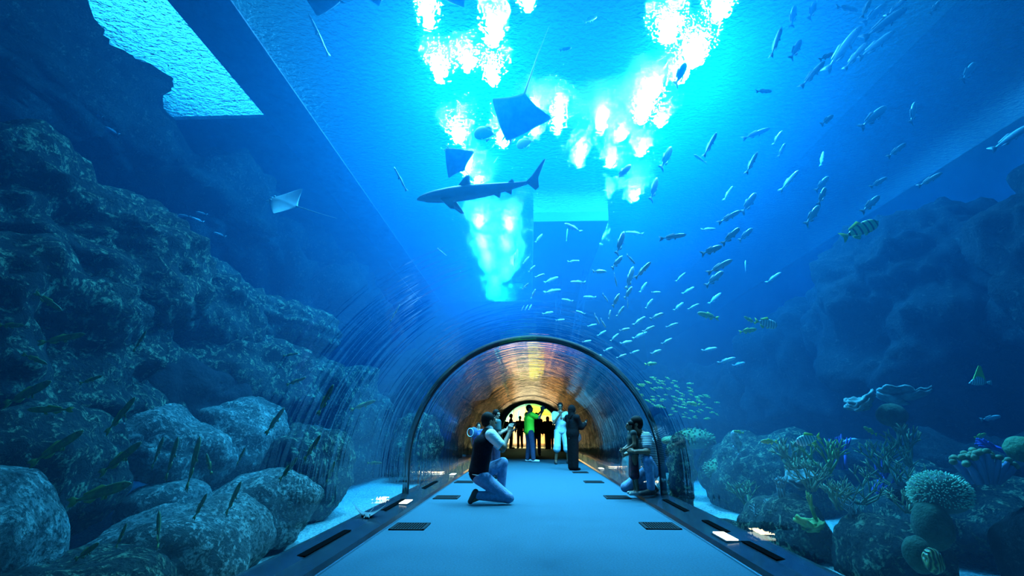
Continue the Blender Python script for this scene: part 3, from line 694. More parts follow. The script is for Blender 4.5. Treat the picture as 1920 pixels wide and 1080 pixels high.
# woman standing behind him, child beside her
p = at_z(928, 897, 0)
J = dict(STAND); J.update(hf=(.9, .3, -.1), head=(.03, .02, 1.62), wrR=(.22, .22, 1.22), elR=(.24, .0, 1.12), wrL=(-.10, .26, 1.20), elL=(-.25, .03, 1.12))
person('woman with long dark hair standing behind the kneeling man', (p.x, p.y, 0), R(-60), J, [('tshirt', mat('teal_top', (.02, .09, .10), .8)), ('trousers', m_jean2), ('long_hair', m_hair), ('shoes', m_shoe)], m_skin2, 1.42, .012,
    hands=dict(R=dict(palm=(-1, 0, 0)), L=dict(palm=(1, 0, 0))))
p = at_z(886, 886, 0)
J = dict(STAND); J.update(hf=(.6, -.8, 0), head=(.02, .02, 1.60))
cr, cg = person('child in a blue top with a round backpack standing by the left wall', (-1.36, p.y + .3, 0), R(-20), J, [('tshirt', mat('blue_top', (.05, .12, .55), .8)), ('trousers', m_jean2), ('hair', m_hair), ('shoes', m_shoe)], m_skin2, 1.18, .014)
f = Field(); f.group(.03); f.ell((-.04, -.16, .93), (.11, .07, .13)); f.build('backpack', mat('bag_blue', (.02, .09, .22), .7), cr, .012)
MB().tube([(-.10 + .085 * math.cos(a), -.225, .93 + .10 * math.sin(a)) for a in [math.pi * 2 * i / 20 for i in range(21)]], .010, 6, False).build('backpack_piping', m_cyan, cr, True)

# man in the lime shirt filming with his camera held high
p = at_z(993, 866, 0)
J = dict(STAND); J.update(hf=(.55, .85, .15), head=(-.01, .03, 1.63), shR=(.18, .03, 1.43), shL=(-.18, 0, 1.44), elR=(.26, .24, 1.34), wrR=(.14, .40, 1.52), elL=(-.10, .30, 1.40), wrL=(.02, .42, 1.56), knL=(-.11, .03, .5), knR=(.12, .05, .5), anR=(.17, .06, .09), toR=(.27, .20, .035), anL=(-.13, -.02, .09), toL=(-.06, .16, .035))
gr_, gg = person('man in a lime green shirt and dark jeans holding a camera up', (p.x, p.y, 0), R(-68), J, [('tshirt', m_green, dict(t=.022, low=.05)), ('trousers', m_jean2, dict(wide=1.15)), ('hair', m_hair), ('shoes', m_tshoe)], m_skin2, 1.78, .010, fit=1.12,
    hands=dict(R=dict(palm=(-1, .2, 0), d=(-.1, .2, 1), curl=.7, thumb=-1), L=dict(palm=(1, .2, 0), d=(.1, .2, 1), curl=.7)))
q = Euler((0, 0, R(-68))).to_matrix() @ Vector((.08, .45, 1.68)) + Vector((p.x, p.y, 0))
vc = empty('video_camera', q, R(-68), 'silver video camera held up by the man in green', 'camera')
MB().box((-.035, -.06, -.05), (.035, .06, .05)).build('camera_body', m_screen, vc); MB().tube([(0, .06, 0), (0, .12, 0)], .028, 12).build('lens', m_phone, vc); MB().box((-.012, -.02, .05), (.012, .03, .09)).build('viewfinder', m_screen, vc)

# man in pale shirt and shorts on the right
p = at_z(1053, 870, 0)
J = dict(STAND); J.update(hf=(.25, 1, -.05), elR=(.23, .12, 1.16), wrR=(.07, .24, 1.40), elL=(-.24, .04, 1.13), wrL=(-.10, .24, 1.22), anL=(-.21, -.02, .09), toL=(-.27, .14, .035), anR=(.17, 0, .09), toR=(.2, .17, .035), knL=(-.16, .03, .5), knR=(.13, .05, .5))
sr, sg = person('man in pale shirt and wide white shorts standing on the right', (p.x, p.y, 0), R(190), J, [('tshirt', m_cyan, dict(t=.012, low=.06)), ('shorts', m_cyan, dict(t=.012)), ('hair', m_hair), ('shoes', m_shoe)], m_skin, 1.80, .010,
    hands=dict(R=dict(palm=(-.4, -.6, 1), d=(-.3, .2, 1), curl=.8), L=dict(palm=(0, -.5, 1), curl=.8)))

# woman in black with a patterned bag
p = at_z(1076, 882, 0)
J = dict(STAND); J.update(hf=(.35, .9, -.2), elR=(.22, .14, 1.16), wrR=(.16, .34, 1.24), elL=(-.22, .12, 1.14), wrL=(-.02, .32, 1.22), anL=(-.07, -.02, .09), anR=(.07, -.02, .09), toL=(-.08, .14, .035), toR=(.08, .14, .035))
br, bg_ = person('woman in a long black robe and headscarf looking at her phone', (p.x, p.y, 0), R(-50), J, [('robe', m_blk), ('scarf', m_blk), ('shoes', m_blk)], m_skin, 1.60, .011,
    hands=dict(R=dict(palm=(-1, 0, .5), curl=.8, thumb=-1), L=dict(palm=(1, 0, .5), curl=.8)))
q = Euler((0, 0, R(-50))).to_matrix() @ Vector((.085, .42, 1.19)) + Vector((p.x, p.y, 0))
ph = MB().box((-.035, -.008, -.06), (.035, .008, .06)).build('mobile_phone', m_phone); ph.location = q; ph.rotation_euler = (R(-35), 0, R(-50)); tag(ph, 'dark mobile phone in the hands of the woman in black', 'phone')
m_bag = mat('patterned_bag', (.012, .012, .018), .7, col2=(.10, .12, .16), vscale=28)
f = Field(); f.group(.05); f.ell((.02, .17, .80), (.17, .09, .16)); o = f.build('handbag', m_bag, None, .014)
o.location = (p.x + .03, p.y - .20, 0); tag(o, 'dark patterned bag hanging in front of the woman in black', 'bag')
bs = MB().tube([(-.12, .17, .90), (-.14, .12, 1.15), (-.08, .08, 1.33), (0, .10, 1.38), (.08, .14, 1.2), (.12, .17, .92)], .010, 6).build('strap', m_blk, o, True)

# silhouettes in the far hall
def far_person(label, px, Y, hgt, rz, J=None, robe=False, cl=None):
    q = at_y(px, 800, Y); Jn = dict(STAND); Jn.update(J or {})
    return person(label, (q.x, Y, -.02 if Y > 28 else .02 if Y > TY1 + .3 else 0), R(rz), Jn, cl or ([('robe', m_blk), ('scarf', m_blk), ('shoes', m_blk)] if robe else [('jacket', m_blk, dict(low=.05)), ('trousers', m_blk), ('hair', m_hair), ('shoes', m_blk)]), m_skin, hgt, .018, face=False,
        hands=dict(R=dict(palm=(-1, 0, 0), curl=.5), L=dict(palm=(1, 0, 0), curl=.5)))
far_person('dark silhouetted man holding his hands out, leftmost before the railing', 958, 27.0, 1.78, -80, dict(elR=(.24, .10, 1.15), wrR=(.15, .36, 1.20), elL=(-.24, .10, 1.15), wrL=(-.12, .36, 1.18), hf=(0, 1, -.3)))
far_person('dark silhouetted person standing behind the left arm of the man in green', 975, 27.3, 1.68, 170)
far_person('man in a dark suit standing just right of the man in green', 1006, 20.5, 1.66, 180, dict(elR=(.25, .08, 1.15), wrR=(.10, .22, 1.12)), cl=[('jacket', m_blk, dict(low=.12, t=.02)), ('trousers', m_jean2), ('hair', m_hair), ('shoes', m_blk)])
far_person('woman in a dark robe by the railing right of the suited man', 1027, 26.2, 1.62, 170, robe=True)
far_person('person in dark clothes by the railing beside the robed woman', 1038, 27.0, 1.40, 190)
far_person('dark figure half hidden behind the woman near the kneeling man', 946, 26.4, 1.62, 150)

# crouching father with a girl in front of him, on the right kerb
p = at_z(1217, 930, .06)
m_str = bpy.data.materials.new('striped_knit'); m_str.use_nodes = True; nt = m_str.node_tree; b_ = nt.nodes['Principled BSDF']; b_.inputs['Roughness'].default_value = .85
wv_ = nt.nodes.new('ShaderNodeTexWave'); wv_.bands_direction = 'Z'; wv_.inputs['Scale'].default_value = 13.0; wv_.inputs['Distortion'].default_value = .5
tc_ = nt.nodes.new('ShaderNodeTexCoord'); nt.links.new(tc_.outputs['Object'], wv_.inputs['Vector'])
rp = nt.nodes.new('ShaderNodeValToRGB'); rp.color_ramp.interpolation = 'CONSTANT'; rp.color_ramp.elements[0].color = (.012, .02, .04, 1); rp.color_ramp.elements[1].color = (.5, .62, .68, 1); rp.color_ramp.elements[1].position = .5
nt.links.new(wv_.outputs['Fac'], rp.inputs[0]); nt.links.new(rp.outputs[0], b_.inputs['Base Color'])
# he faces the left of the picture: local +y is world -x
FA = dict(head=(0, .09, 1.02), hf=(.18, 1, .05), neck=(.02, .00, .875), chest=(.02, -.06, .72), hip=(.02, -.14, .36), shL=(-.17, -.02, .83), shR=(.19, -.02, .83), elL=(-.27, .03, .62), elR=(.26, .06, .60), wrL=(-.20, .22, .62), wrR=(.16, .26, .55),
    hpL=(-.07, -.12, .32), hpR=(.11, -.12, .32), knL=(-.24, .02, .50), knR=(.16, .26, .08), anL=(-.24, .0, .10), anR=(.16, -.12, .09), toL=(-.25, .17, .035), toR=(.16, -.24, .035))
person('crouching man in a striped shirt and jeans hugging a girl on the right kerb', (p.x - .02, p.y + .12, .075), R(98), FA, [('tshirt', m_str, dict(t=.014)), ('trousers', m_denim, dict(t=.006)), ('hair', m_hair), ('shoes', m_shoe, dict(R=(0, -1, .3)))], m_skin, 1.72, .009,
    hands=dict(L=dict(palm=(1, .1, 0), d=(.75, .6, .3), curl=.3, thumb=-1), R=dict(palm=(-.6, -.8, .2), d=(-.95, .4, .1), curl=.25)))
GI = dict(STAND); GI.update(hf=(-.1, 1, .08), head=(0, .04, 1.60), elL=(-.23, .02, 1.16), wrL=(-.16, .20, 1.05), elR=(.22, .02, 1.16), wrR=(.12, .22, 1.04), toL=(-.13, .17, .035))
p2 = at_z(1196, 929, .06)
person('small girl in a dark dress standing in the arms of the crouching man', (p2.x - .02, p2.y + .02, .066), R(92), GI, [('vest', mat('dark_green_top', (.015, .03, .03), .8), dict(t=.02)), ('skirt', mat('dark_red_skirt', (.09, .012, .03), .85, col2=(.012, .008, .015), vscale=20)), ('hair', m_hair), ('shoes', m_screen)], m_skin, 1.08, .009,
    hands=dict(L=dict(palm=(1, 0, 0), curl=.6, thumb=-1), R=dict(palm=(-1, 0, 0), curl=.6)))

# ------------------------------------------------------------------ fish, rays, shark
def loft_body(mb, prof, n=12):
    """prof: (x, half height, half width, z offset); nose first, heading +x"""
    v = []; f = []; m = len(prof)
    for x, hh, ww, zo in prof:
        for k in range(n): a = 2 * math.pi * k / n; v.append((x, ww * math.sin(a), zo + hh * math.cos(a)))
    for i in range(m - 1):
        for k in range(n): k2 = (k + 1) % n; f.append([i * n + k, i * n + k2, (i + 1) * n + k2, (i + 1) * n + k])
    f.append(list(range(n))[::-1]); f.append([(m - 1) * n + k for k in range(n)]); mb.add(v, f)
def fin(mb, pts, th, M=None):
    """flat fin outline in x-z with a thick root (first and last points) and thin edge"""
    n = len(pts); v = []
    for s in (1, -1):
        for i, (x, z) in enumerate(pts): t = th if i in (0, n - 1) else th * .3; v.append(Vector((x, s * t, z)))
    if M: v = [M @ a for a in v]
    f = [list(range(n)), [n + i for i in range(n)][::-1]] + [[i, n + i, n + (i + 1) % n, (i + 1) % n] for i in range(n)]
    mb.add(v, f)
def fish_proto(name, H, W, mats, tail=.16, fork=.11, deep=0, hump=0, stripe=False):
    mb = MB(); N = 13; prof = []
    for i in range(N):
        t = i / (N - 1); hh = H * (math.sin(math.pi * min(1, t * .93 + .035) ** .72)) ** .85; hh = max(hh, .018); prof.append((.5 - .84 * t, hh, max(.012, W * (math.sin(math.pi * min(1, t * .95 + .04) ** .65)) ** .9), deep * hh))
    prof[0] = (.5, .012, .010, 0)
    loft_body(mb, prof); nb = len(mb.f)
    xe = prof[-1][0]
    fin(mb, [(xe + .03, .015), (xe - .06, .05 + fork * .3), (xe - tail, fork), (xe - tail * .62, .0), (xe - tail, -fork), (xe - .06, -.05 - fork * .3), (xe + .03, -.015)], .008)
    fin(mb, [(.14, H * .85), (.05, H * 1.45), (-.10, H * 1.12), (-.22, H * .85), (-.24, H * .5)], .008)
    fin(mb, [(-.05, -H * .85), (-.13, -H * 1.35), (-.22, -H * .9), (-.24, -H * .5)], .008)
    for s in (1, -1):
        M = Matrix.Translation((.20, s * W * .85, -H * .15)) @ Matrix.Rotation(s * R(28), 4, 'Z') @ Matrix.Rotation(-s * R(35), 4, 'X')
        fin(mb, [(0, .02), (-.08, .035), (-.15, 0), (-.09, -.03), (0, -.02)], .005, M)
        M = Matrix.Translation((.13, s * W * .4, -H * .85)) @ Matrix.Rotation(s * R(15), 4, 'X'); fin(mb, [(0, .02), (-.04, -.05), (-.08, -.045), (-.05, .02)], .004, M)
    nf = len(mb.f)
    for s in (1, -1): mb.ball((.405, s * W * .52, H * .16), .016, 6, 5)
    o = mb.build(name, mats[0], None, True)
    for m in mats[1:]: o.data.materials.append(m)
    for i, q in enumerate(o.data.polygons): q.material_index = 0 if i < nb else (1 if i < nf else 2)
    C.objects.unlink(o); return o
def barred(name, c1, c2, bars=7.0):
    m = bpy.data.materials.new(name); m.use_nodes = True; n = m.node_tree.nodes; L = m.node_tree.links; b = n['Principled BSDF']; b.inputs['Roughness'].default_value = .4
    tc = n.new('ShaderNodeTexCoord'); wv = n.new('ShaderNodeTexWave'); wv.inputs['Scale'].default_value = bars / 3.1; wv.inputs['Distortion'].default_value = .4
    L.new(tc.outputs['Object'], wv.inputs['Vector']); r = n.new('ShaderNodeValToRGB'); r.color_ramp.elements[0].position = .12; r.color_ramp.elements[0].color = (*c2, 1); r.color_ramp.elements[1].position = .32; r.color_ramp.elements[1].color = (*c1, 1)
    L.new(wv.outputs['Fac'], r.inputs[0]); L.new(r.outputs[0], b.inputs['Base Color']); return m
m_silver = mat('silver_scales', (.60, .78, .80), .35, .25); m_sfin = mat('grey_fin', (.25, .36, .38), .5); m_eye2 = mat('fish_eye', (.01, .01, .01), .15)
m_yfin = mat('yellow_fin', (.60, .75, .05), .5); m_yel2 = mat('yellow_scales', (.42, .60, .14), .4, var=.4, vscale=9); m_olive = mat('olive_reflection', (.07, .16, .03), .6, col2=(.03, .07, .02), vscale=7)
m_bar = barred('barred_gold', (.80, .90, .30), (.03, .05, .04)); m_barp = barred('barred_pale', (.80, .92, .80), (.12, .18, .18), 9)
P_SIL = fish_proto('silver_fish', .095, .05, [m_silver, m_sfin, m_eye2]); P_YEL = fish_proto('yellow_fish', .12, .05, [m_yel2, m_yfin, m_eye2]); P_OLI = fish_proto('snapper_reflection', .075, .04, [m_olive, mat('olive_reflection_fin', (.14, .22, .03), .6), m_eye2], fork=.06)
P_BAR = fish_proto('trevally', .16, .06, [m_bar, m_yfin, m_eye2], fork=.15); P_BARP = fish_proto('trevally', .20, .06, [m_barp, m_yfin, m_eye2], fork=.15)
P_DEEP = fish_proto('batfish', .30, .05, [mat('dark_scales', (.10, .16, .18), .5), m_sfin, m_eye2], fork=.12); P_GRO = fish_proto('grouper', .17, .09, [mat('pale_scales', (.45, .55, .52), .5, var=.5, vscale=9), m_sfin, m_eye2], fork=.09)
P_NEE = fish_proto('needlefish', .035, .025, [m_silver, m_sfin, m_eye2], tail=.08, fork=.05)
rnd = random.Random(5)
def swim(proto, px, py, L, ang, dist, label, cat='fish', group=None, depth=None, back=None):
    o = proto.copy(); o.location = at_d(px, py, dist); a = R(ang); dz = rnd.uniform(-.45, .45) if depth is None else depth
    h = (CR * math.cos(a) + CU * math.sin(a) + CF * dz).normalized(); up = Vector((0, 0, 1)) if back is None else Vector(back)
    z = up - h * up.dot(h)
    if z.length < .2: z = CU - h * CU.dot(h)
    z.normalize(); y = z.cross(h); s = L / F * dist * 1.0 * math.sqrt(1 + dz * dz)
    o.matrix_world = Matrix.Translation(at_d(px, py, dist)) @ Matrix((h, y, z)).transposed().to_4x4() @ Matrix.Scale(s, 4)
    C.objects.link(o); return tag(o, label, cat, group)
SCHOOL = [(1487, 31, 45, 75), (1523, 20, 48, 62), (1588, 16, 50, 5), (1624, 16, 36, 65), (1640, 26, 62, 40), (1684, 10, 45, 45), (1658, 44, 78, 35), (1754, 13, 35, 50), (1455, 80, 48, 75), (1492, 93, 52, 55), (1580, 93, 80, 56), (1642, 85, 62, 38), (1603, 106, 48, 55), (1549, 106, 36, 30), (1523, 140, 52, 50),
 (1816, 135, 58, 45), (1432, 171, 36, 10), (1637, 220, 68, 38), (1551, 225, 38, 35), (1712, 212, 52, 60), (1417, 251, 46, 20), (1331, 272, 42, 65), (1313, 298, 28, 155), (1458, 259, 32, 55), (1466, 282, 30, 60), (1409, 306, 40, 65), (1541, 298, 26, 80), (1681, 282, 40, 38), (1893, 259, 58, 40), (1479, 340, 40, 55),
 (1541, 345, 42, 42), (1541, 368, 38, 60), (1647, 342, 36, 30), (1743, 337, 36, 35), (1523, 404, 52, 45), (1632, 383, 50, 38), (1404, 381, 52, 48), (1367, 407, 42, 30), (1328, 430, 28, 5), (1370, 443, 46, 40), (1398, 440, 38, 38), (1334, 469, 46, 20), (1349, 500, 46, 30), (1339, 523, 46, 35), (1398, 500, 22, 80), (1365, 363, 28, 60), (1450, 521, 28, 40),
 (1261, 444, 42, 8), (1190, 437, 28, 170), (1205, 507, 36, 50), (1206, 539, 22, 55), (1230, 548, 16, 0), (1217, 570, 22, 50), (1198, 602, 26, 35), (1231, 593, 28, 20), (1216, 617, 24, 25), (1199, 629, 26, 28), (1174, 642, 24, 8), (1152, 633, 20, 40), (1163, 584, 22, 55), (1171, 618, 20, 10), (1260, 610, 22, 20), (1272, 575, 24, 35), (1290, 545, 24, 30), (1250, 640, 22, 25), (1276, 520, 22, 45), (1300, 575, 20, 30), (1230, 660, 22, 15), (1340, 560, 30, 40), (1330, 655, 26, 12), (1362, 676, 30, 20), (1385, 683, 26, 10)]
for i, (x, y, L, a) in enumerate(SCHOOL):
    big = L > 32
    swim(P_SIL, x, y, L * 1.12, a, (rnd.uniform(5.2, 7.2) if big else rnd.uniform(7.5, 10.5)), 'silver fish climbing in the loose school right of the tunnel', group='silver school right of the tunnel')
CENTRE = [(969, 481, 28, 85), (986, 488, 18, 50), (1010, 447, 22, 50), (997, 504, 18, 45), (1012, 517, 20, 20), (1033, 525, 30, 22), (1084, 529, 28, 178), (1035, 546, 34, 10), (985, 537, 17, 45), (1000, 551, 20, 65), (1064, 563, 22, 170), (1106, 557, 24, 178), (1075, 490, 24, 5), (1027, 587, 22, 10), (1089, 586, 18, 160), (987, 577, 12, 60), (994, 576, 12, 60), (980, 578, 12, 62),
 (1075, 427, 36, 150), (1063, 441, 24, 85), (1050, 600, 18, 5), (1110, 610, 18, 15), (1128, 625, 20, 30), (1100, 640, 18, 10), (1140, 655, 20, 20), (1120, 668, 18, 15), (1165, 668, 20, 25), (1190, 660, 20, 18)]
for x, y, L, a in CENTRE: swim(P_SIL, x, y, L, a, rnd.uniform(8.5, 11.5), 'small silver fish in the group in front of the gantry shadow', group='small silver fish above the tunnel crown')
DARK = [(1276, 139, 72, 60), (1249, 296, 62, 58), (1226, 355, 56, 66), (1163, 456, 52, 65), (1169, 323, 50, 45), (1124, 509, 30, 0), (1157, 492, 36, 45), (1183, 486, 26, -40), (1181, 522, 50, 65), (1154, 524, 26, -70), (1178, 549, 30, 50), (1155, 563, 30, 55), (1135, 558, 20, -50), (1177, 568, 20, -80), (1143, 590, 18, 70), (1119, 598, 24, -60), (1131, 606, 22, -55), (1107, 36, 36, 40), (1060, 92, 28, 30), (965, 490, 34, 85)]
for x, y, L, a in DARK: swim(P_SIL, x, y, L, a, rnd.uniform(6.5, 8.5), 'dark slender fish outlined against the bright water above the tunnel', group='dark fish against the bright water', depth=.6)
for k in range(90):
    r_, t_ = math.sqrt(rnd.random()), rnd.uniform(0, 6.28); x, y = 1272 + 78 * r_ * math.cos(t_) + 10 * r_ * math.sin(t_), 748 + 38 * r_ * math.sin(t_) + .25 * 60 * r_ * math.cos(t_)
    swim(P_YEL, x, y, rnd.uniform(7, 13), rnd.choice([168, 172, -15, 160, 178]) + rnd.uniform(-15, 15), rnd.uniform(9.0, 11.0), 'tiny yellow green fish in the dense swarm above the crouching man', group='yellow swarm on the right')
OL = [(50, 738, 115, 25, 3.3), (115, 635, 78, 12, 3.3), (20, 610, 55, 0, 3.2), (65, 673, 48, -25, 3.2), (95, 768, 78, 178, 3.0), (105, 840, 105, 35, 3.0), (225, 860, 100, 38, 3.4), (225, 780, 92, 50, 3.4), (295, 850, 72, 65, 3.8), (322, 860, 82, 78, 3.8), (362, 870, 100, 80, 3.6), (392, 870, 42, 100, 3.9), (185, 925, 130, 18, 3.0), (437, 935, 78, 62, 3.7),
 (452, 855, 40, 60, 4.2), (375, 950, 52, 65, 3.6), (297, 995, 80, 82, 3.2), (227, 1005, 48, 70, 3.0), (162, 1035, 72, 35, 2.9), (515, 790, 62, 55, 4.8), (545, 665, 28, 10, 6), (555, 715, 38, 20, 5.6), (540, 880, 62, 50, 4.8), (610, 750, 62, 65, 5.4), (585, 840, 62, 55, 5.2), (620, 885, 42, 70, 5.2), (702, 868, 30, 5, 7.5), (90, 565, 62, -35, 3.4), (680, 760, 50, 20, 7), (262, 640, 46, 60, 4.0), (170, 712, 42, 20, 3.5)]
for x, y, L, a, d in OL: swim(P_OLI, x, y, L, a, d, 'olive fish shape standing in for a stretched reflection on the left', group='olive fish shapes standing in for reflections on the left', depth=rnd.uniform(-.2, .2))  # fish meshes stand in for distorted reflections in the vault
swim(P_BAR, 1612, 431, 76, 24, 5.0, 'golden fish with dark bars swimming above the rock crest on the right', depth=0)
swim(P_BARP, 1516, 824, 48, 195, 4.6, 'pale disc shaped fish with dark bars and yellow fins over the corals', depth=0)
swim(P_YEL, 1442, 828, 32, 178, 5.0, 'yellow and blue fish left of the barred disc fish', depth=0)
swim(P_YEL, 1328, 592, 42, 165, 6.6, 'yellow backed fish above the right swarm, apart from the others', depth=0)
swim(P_BARP, 1436, 606, 44, -12, 5.8, 'bright barred fish at the tip of the dark cliff, upper of two', depth=0); swim(P_YEL, 1402, 620, 34, 10, 6.2, 'yellowish fish just below and left of the bright barred fish', depth=0)
swim(P_YEL, 1406, 600, 26, 150, 6.3, 'small yellow fish touching the bright barred fish from behind', depth=0)
swim(P_YEL, 1220, 682, 24, 5, 8.5, 'single yellow green fish right of the tunnel joint', depth=0)
swim(P_GRO, 1381, 832, 48, 100, 6.5, 'pale mottled fish standing upright in the water above the mounds', depth=.2); swim(P_YEL, 1385, 810, 20, 170, 6.4, 'small dark yellow tailed fish above the upright mottled fish', depth=0)
swim(P_YEL, 1300, 757, 26, 170, 8.0, 'yellow fish at the right rim of the swarm, larger than its neighbours', depth=0)
swim(P_YEL, 1632, 808, 30, 150, 5.0, 'small golden fish below the green dome coral', depth=0); swim(P_YEL, 1838, 817, 24, 20, 4.6, 'small yellow striped fish above the knobbly coral', depth=0)
swim(P_SIL, 1580, 832, 60, 15, 5.6, 'long grey fish gliding behind the coral field', depth=0); swim(P_SIL, 1857, 784, 40, 10, 5.2, 'grey fish with a lit back by the dark rock at the right edge', depth=0)
swim(P_NEE, 752, 338, 55, 118, 6.5, 'thin pale needle shaped fish left of the shark'); swim(P_NEE, 600, 70, 75, 112, 6.5, 'thin pale needle shaped fish near the top left of the bright water')
swim(P_NEE, 181, 135, 22, 25, 5, 'tiny bright fish in front of the upper left rock'); swim(P_NEE, 828, 472, 24, -40, 8, 'tiny thin fish below the shark'); swim(P_NEE, 740, 588, 40, 60, 7.5, 'thin pale fish near the left side of the vault')
swim(P_DEEP, 911, 250, 46, 170, 8.5, 'round dark batfish left of the big ray'); swim(P_DEEP, 985, 268, 34, 190, 9, 'dim round fish under the big ray')
for (x, y, L, a) in ((345, 405, 28, 170), (378, 400, 24, 165), (412, 440, 26, 160), (370, 412, 24, 158), (210, 245, 30, 150), (180, 215, 34, 155)): swim(P_SIL, x, y, L, a, 8.2, 'dim blue fish in the shadow behind the left ledges', group='dim fish behind the left ledges')
# yellow finned triangular fish in the dark on the right
def tri_fish():
    q = at_d(1836, 709, 4.8); r = empty('butterflyfish', q, 0, 'tall triangular fish with a glowing yellow fin in the dark on the right', 'fish')
    r.matrix_world = Matrix.Translation(q) @ Matrix((-CR, -CF, CU)).transposed().to_4x4() @ Matrix.Scale(.2, 4)
    mb = MB(); loft_body(mb, [(.5, .02, .02, -.25), (.35, .12, .06, -.2), (.1, .24, .08, -.12), (-.15, .20, .06, -.15), (-.35, .05, .03, -.22)]); fin(mb, [(-.33, -.2), (-.6, -.12), (-.62, -.36), (-.33, -.24)], .012); mb.build('body', m_barp, r, True)
    mb = MB(); fin(mb, [(.32, -.08), (.05, .62), (-.08, .6), (-.3, -.1)], .02); mb.build('dorsal_fin', m_yfin, r)
tri_fish()

def ray_mesh(name, mat_, span=1.0, lift=.12, wing=.5, tail=.9, px_=None):
    nu, nv = 24, 14; top = []; bot = []; f = []
    for i in range(nu + 1):
        u = -1 + 2 * i / nu; au = abs(u); le = .36 * (1 - au ** 1.25) + .02 - .20 * au; te = -.42 * (1 - au ** .75) - .20 * au - .02
        for j in range(nv + 1):
            w_ = j / nv; x = le + (te - le) * w_; th = .075 * (1 - au) ** 1.2 * math.sin(math.pi * min(1, w_ ** .7)) + .001
            z = lift * (au ** 1.6); top.append((x, u * wing, z + th)); bot.append((x, u * wing, z - th * .7))
    n = len(top)
    for i in range(nu):
        for j in range(nv): a = i * (nv + 1) + j; b = a + nv + 1; f.append([a, b, b + 1, a + 1]); f.append([n + a, n + a + 1, n + b + 1, n + b])
    for i in range(nu): a = i * (nv + 1); b = a + nv + 1; f.append([a, n + a, n + b, b]); a += nv; b += nv; f.append([a, b, n + b, n + a])
    mb = MB(); mb.add(top + bot, f); mb.tube([(-.38, 0, .01), (-.6, .01, .02), (-.6 - tail * .5, .03, .03), (-.6 - tail, .02, .02)], [.022, .014, .008, .003], 6)
    for s in (1, -1): mb.ball((.26, s * .075, .055), (.03, .02, .02), 6, 5); mb.tube([(.33, s * .06, 0), (.42, s * .075, -.01)], [.022, .008], 6)
    return mb.build(name, mat_, None, True)
m_ray = mat('ray_skin', (.10, .17, .19), .6, var=.3, vscale=5); m_rayp = mat('pale_ray_skin', (.35, .45, .45), .6)
def ray_at(label, px, py, L, dist, h, up, mat_=m_ray, **k):
    o = ray_mesh('ray', mat_, **k); h = Vector(h).normalized(); z = Vector(up); z = (z - h * z.dot(h)).normalized(); y = z.cross(h)
    o.matrix_world = Matrix.Translation(at_d(px, py, dist)) @ Matrix((h, y, z)).transposed().to_4x4() @ Matrix.Scale(L / F * dist, 4); return tag(o, label, 'ray')
ray_at('large dark ray gliding overhead, biggest of those against the lamps', 966, 222, 118, 8.0, tuple(-CU * .9 - CR * .35 + CF * .1), tuple(CF + CR * .25), wing=.52)
ray_at('smaller dark ray overhead, above the nose of the shark', 853, 298, 70, 8.2, tuple(-CR * .6 + CU * .7), tuple(CF + CU * .5))
ray_at('dark ray cut by the top edge of the picture, left of the lamps', 605, -8, 95, 6.0, (1, .25, 0), (.1, .1, 1), wing=.6)
ray_at('dark ray tip at the top edge right of the first one', 703, -14, 60, 6.5, (1, -.3, 0), (0, .1, 1)); ray_at('dark ray tip at the top edge between the first lamps', 850, -8, 62, 6.5, (-1, .1, 0), (0, .1, 1))
ray_at('pale ray gliding before the hazy rock slope on the left', 530, 380, 80, 8.0, (-1, .1, .35), (.2, -.9, .4), m_rayp)
p = at_d(690, 962, 6.2); ray_at('dark ray with raised wing tips above the sand behind the left kerb', 690, 966, 64, 5.4, (.2, -1, .0), (0, .15, 1), lift=.30)

def shark(label, px, py, L, dist, ang):
    a = R(ang); h = (CR * math.cos(a) + CU * math.sin(a) + CF * .12).normalized(); z = Vector((.05, -.35, 1)); z = (z - h * z.dot(h)).normalized(); y = z.cross(h)
    mb = MB(); loft_body(mb, [(.5, .008, .012, -.004), (.47, .022, .034, 0), (.42, .038, .050, 0), (.34, .052, .060, 0), (.22, .062, .062, 0), (.08, .062, .058, 0), (-.08, .050, .045, 0), (-.22, .034, .030, .004), (-.33, .020, .018, .010), (-.40, .013, .010, .016)], 16)
    fin(mb, [(-.37, .02), (-.42, .06), (-.52, .17), (-.545, .18), (-.47, .04), (-.47, -.03), (-.44, -.05), (-.39, .0)], .008)
    fin(mb, [(.17, .05), (.09, .135), (.06, .14), (.06, .055)], .009); fin(mb, [(-.22, .03), (-.27, .06), (-.285, .03)], .005); fin(mb, [(-.20, -.03), (-.25, -.062), (-.262, -.025)], .005)
    for s in (1, -1):
        M = Matrix.Translation((.27, s * .045, -.03)) @ Matrix.Rotation(s * R(52), 4, 'X'); fin(mb, [(.03, 0), (-.07, -.17), (-.10, -.175), (-.06, 0)], .008, M)
        M = Matrix.Translation((-.10, s * .02, -.03)) @ Matrix.Rotation(s * R(40), 4, 'X'); fin(mb, [(.0, 0), (-.05, -.05), (-.07, 0)], .005, M)
        mb.ball((.42, s * .046, .008), .007, 6, 5)
    o = mb.build('shark', mat('shark_skin', (.30, .40, .42), .5, var=.2, vscale=3), None, True)
    o.matrix_world = Matrix.Translation(at_d(px, py, dist)) @ Matrix((h, y, z)).transposed().to_4x4() @ Matrix.Scale(L / F * dist, 4)
    return tag(o, label, 'shark')
shark('slim grey shark swimming left across the bright water', 898, 358, 240, 6.5, 186)

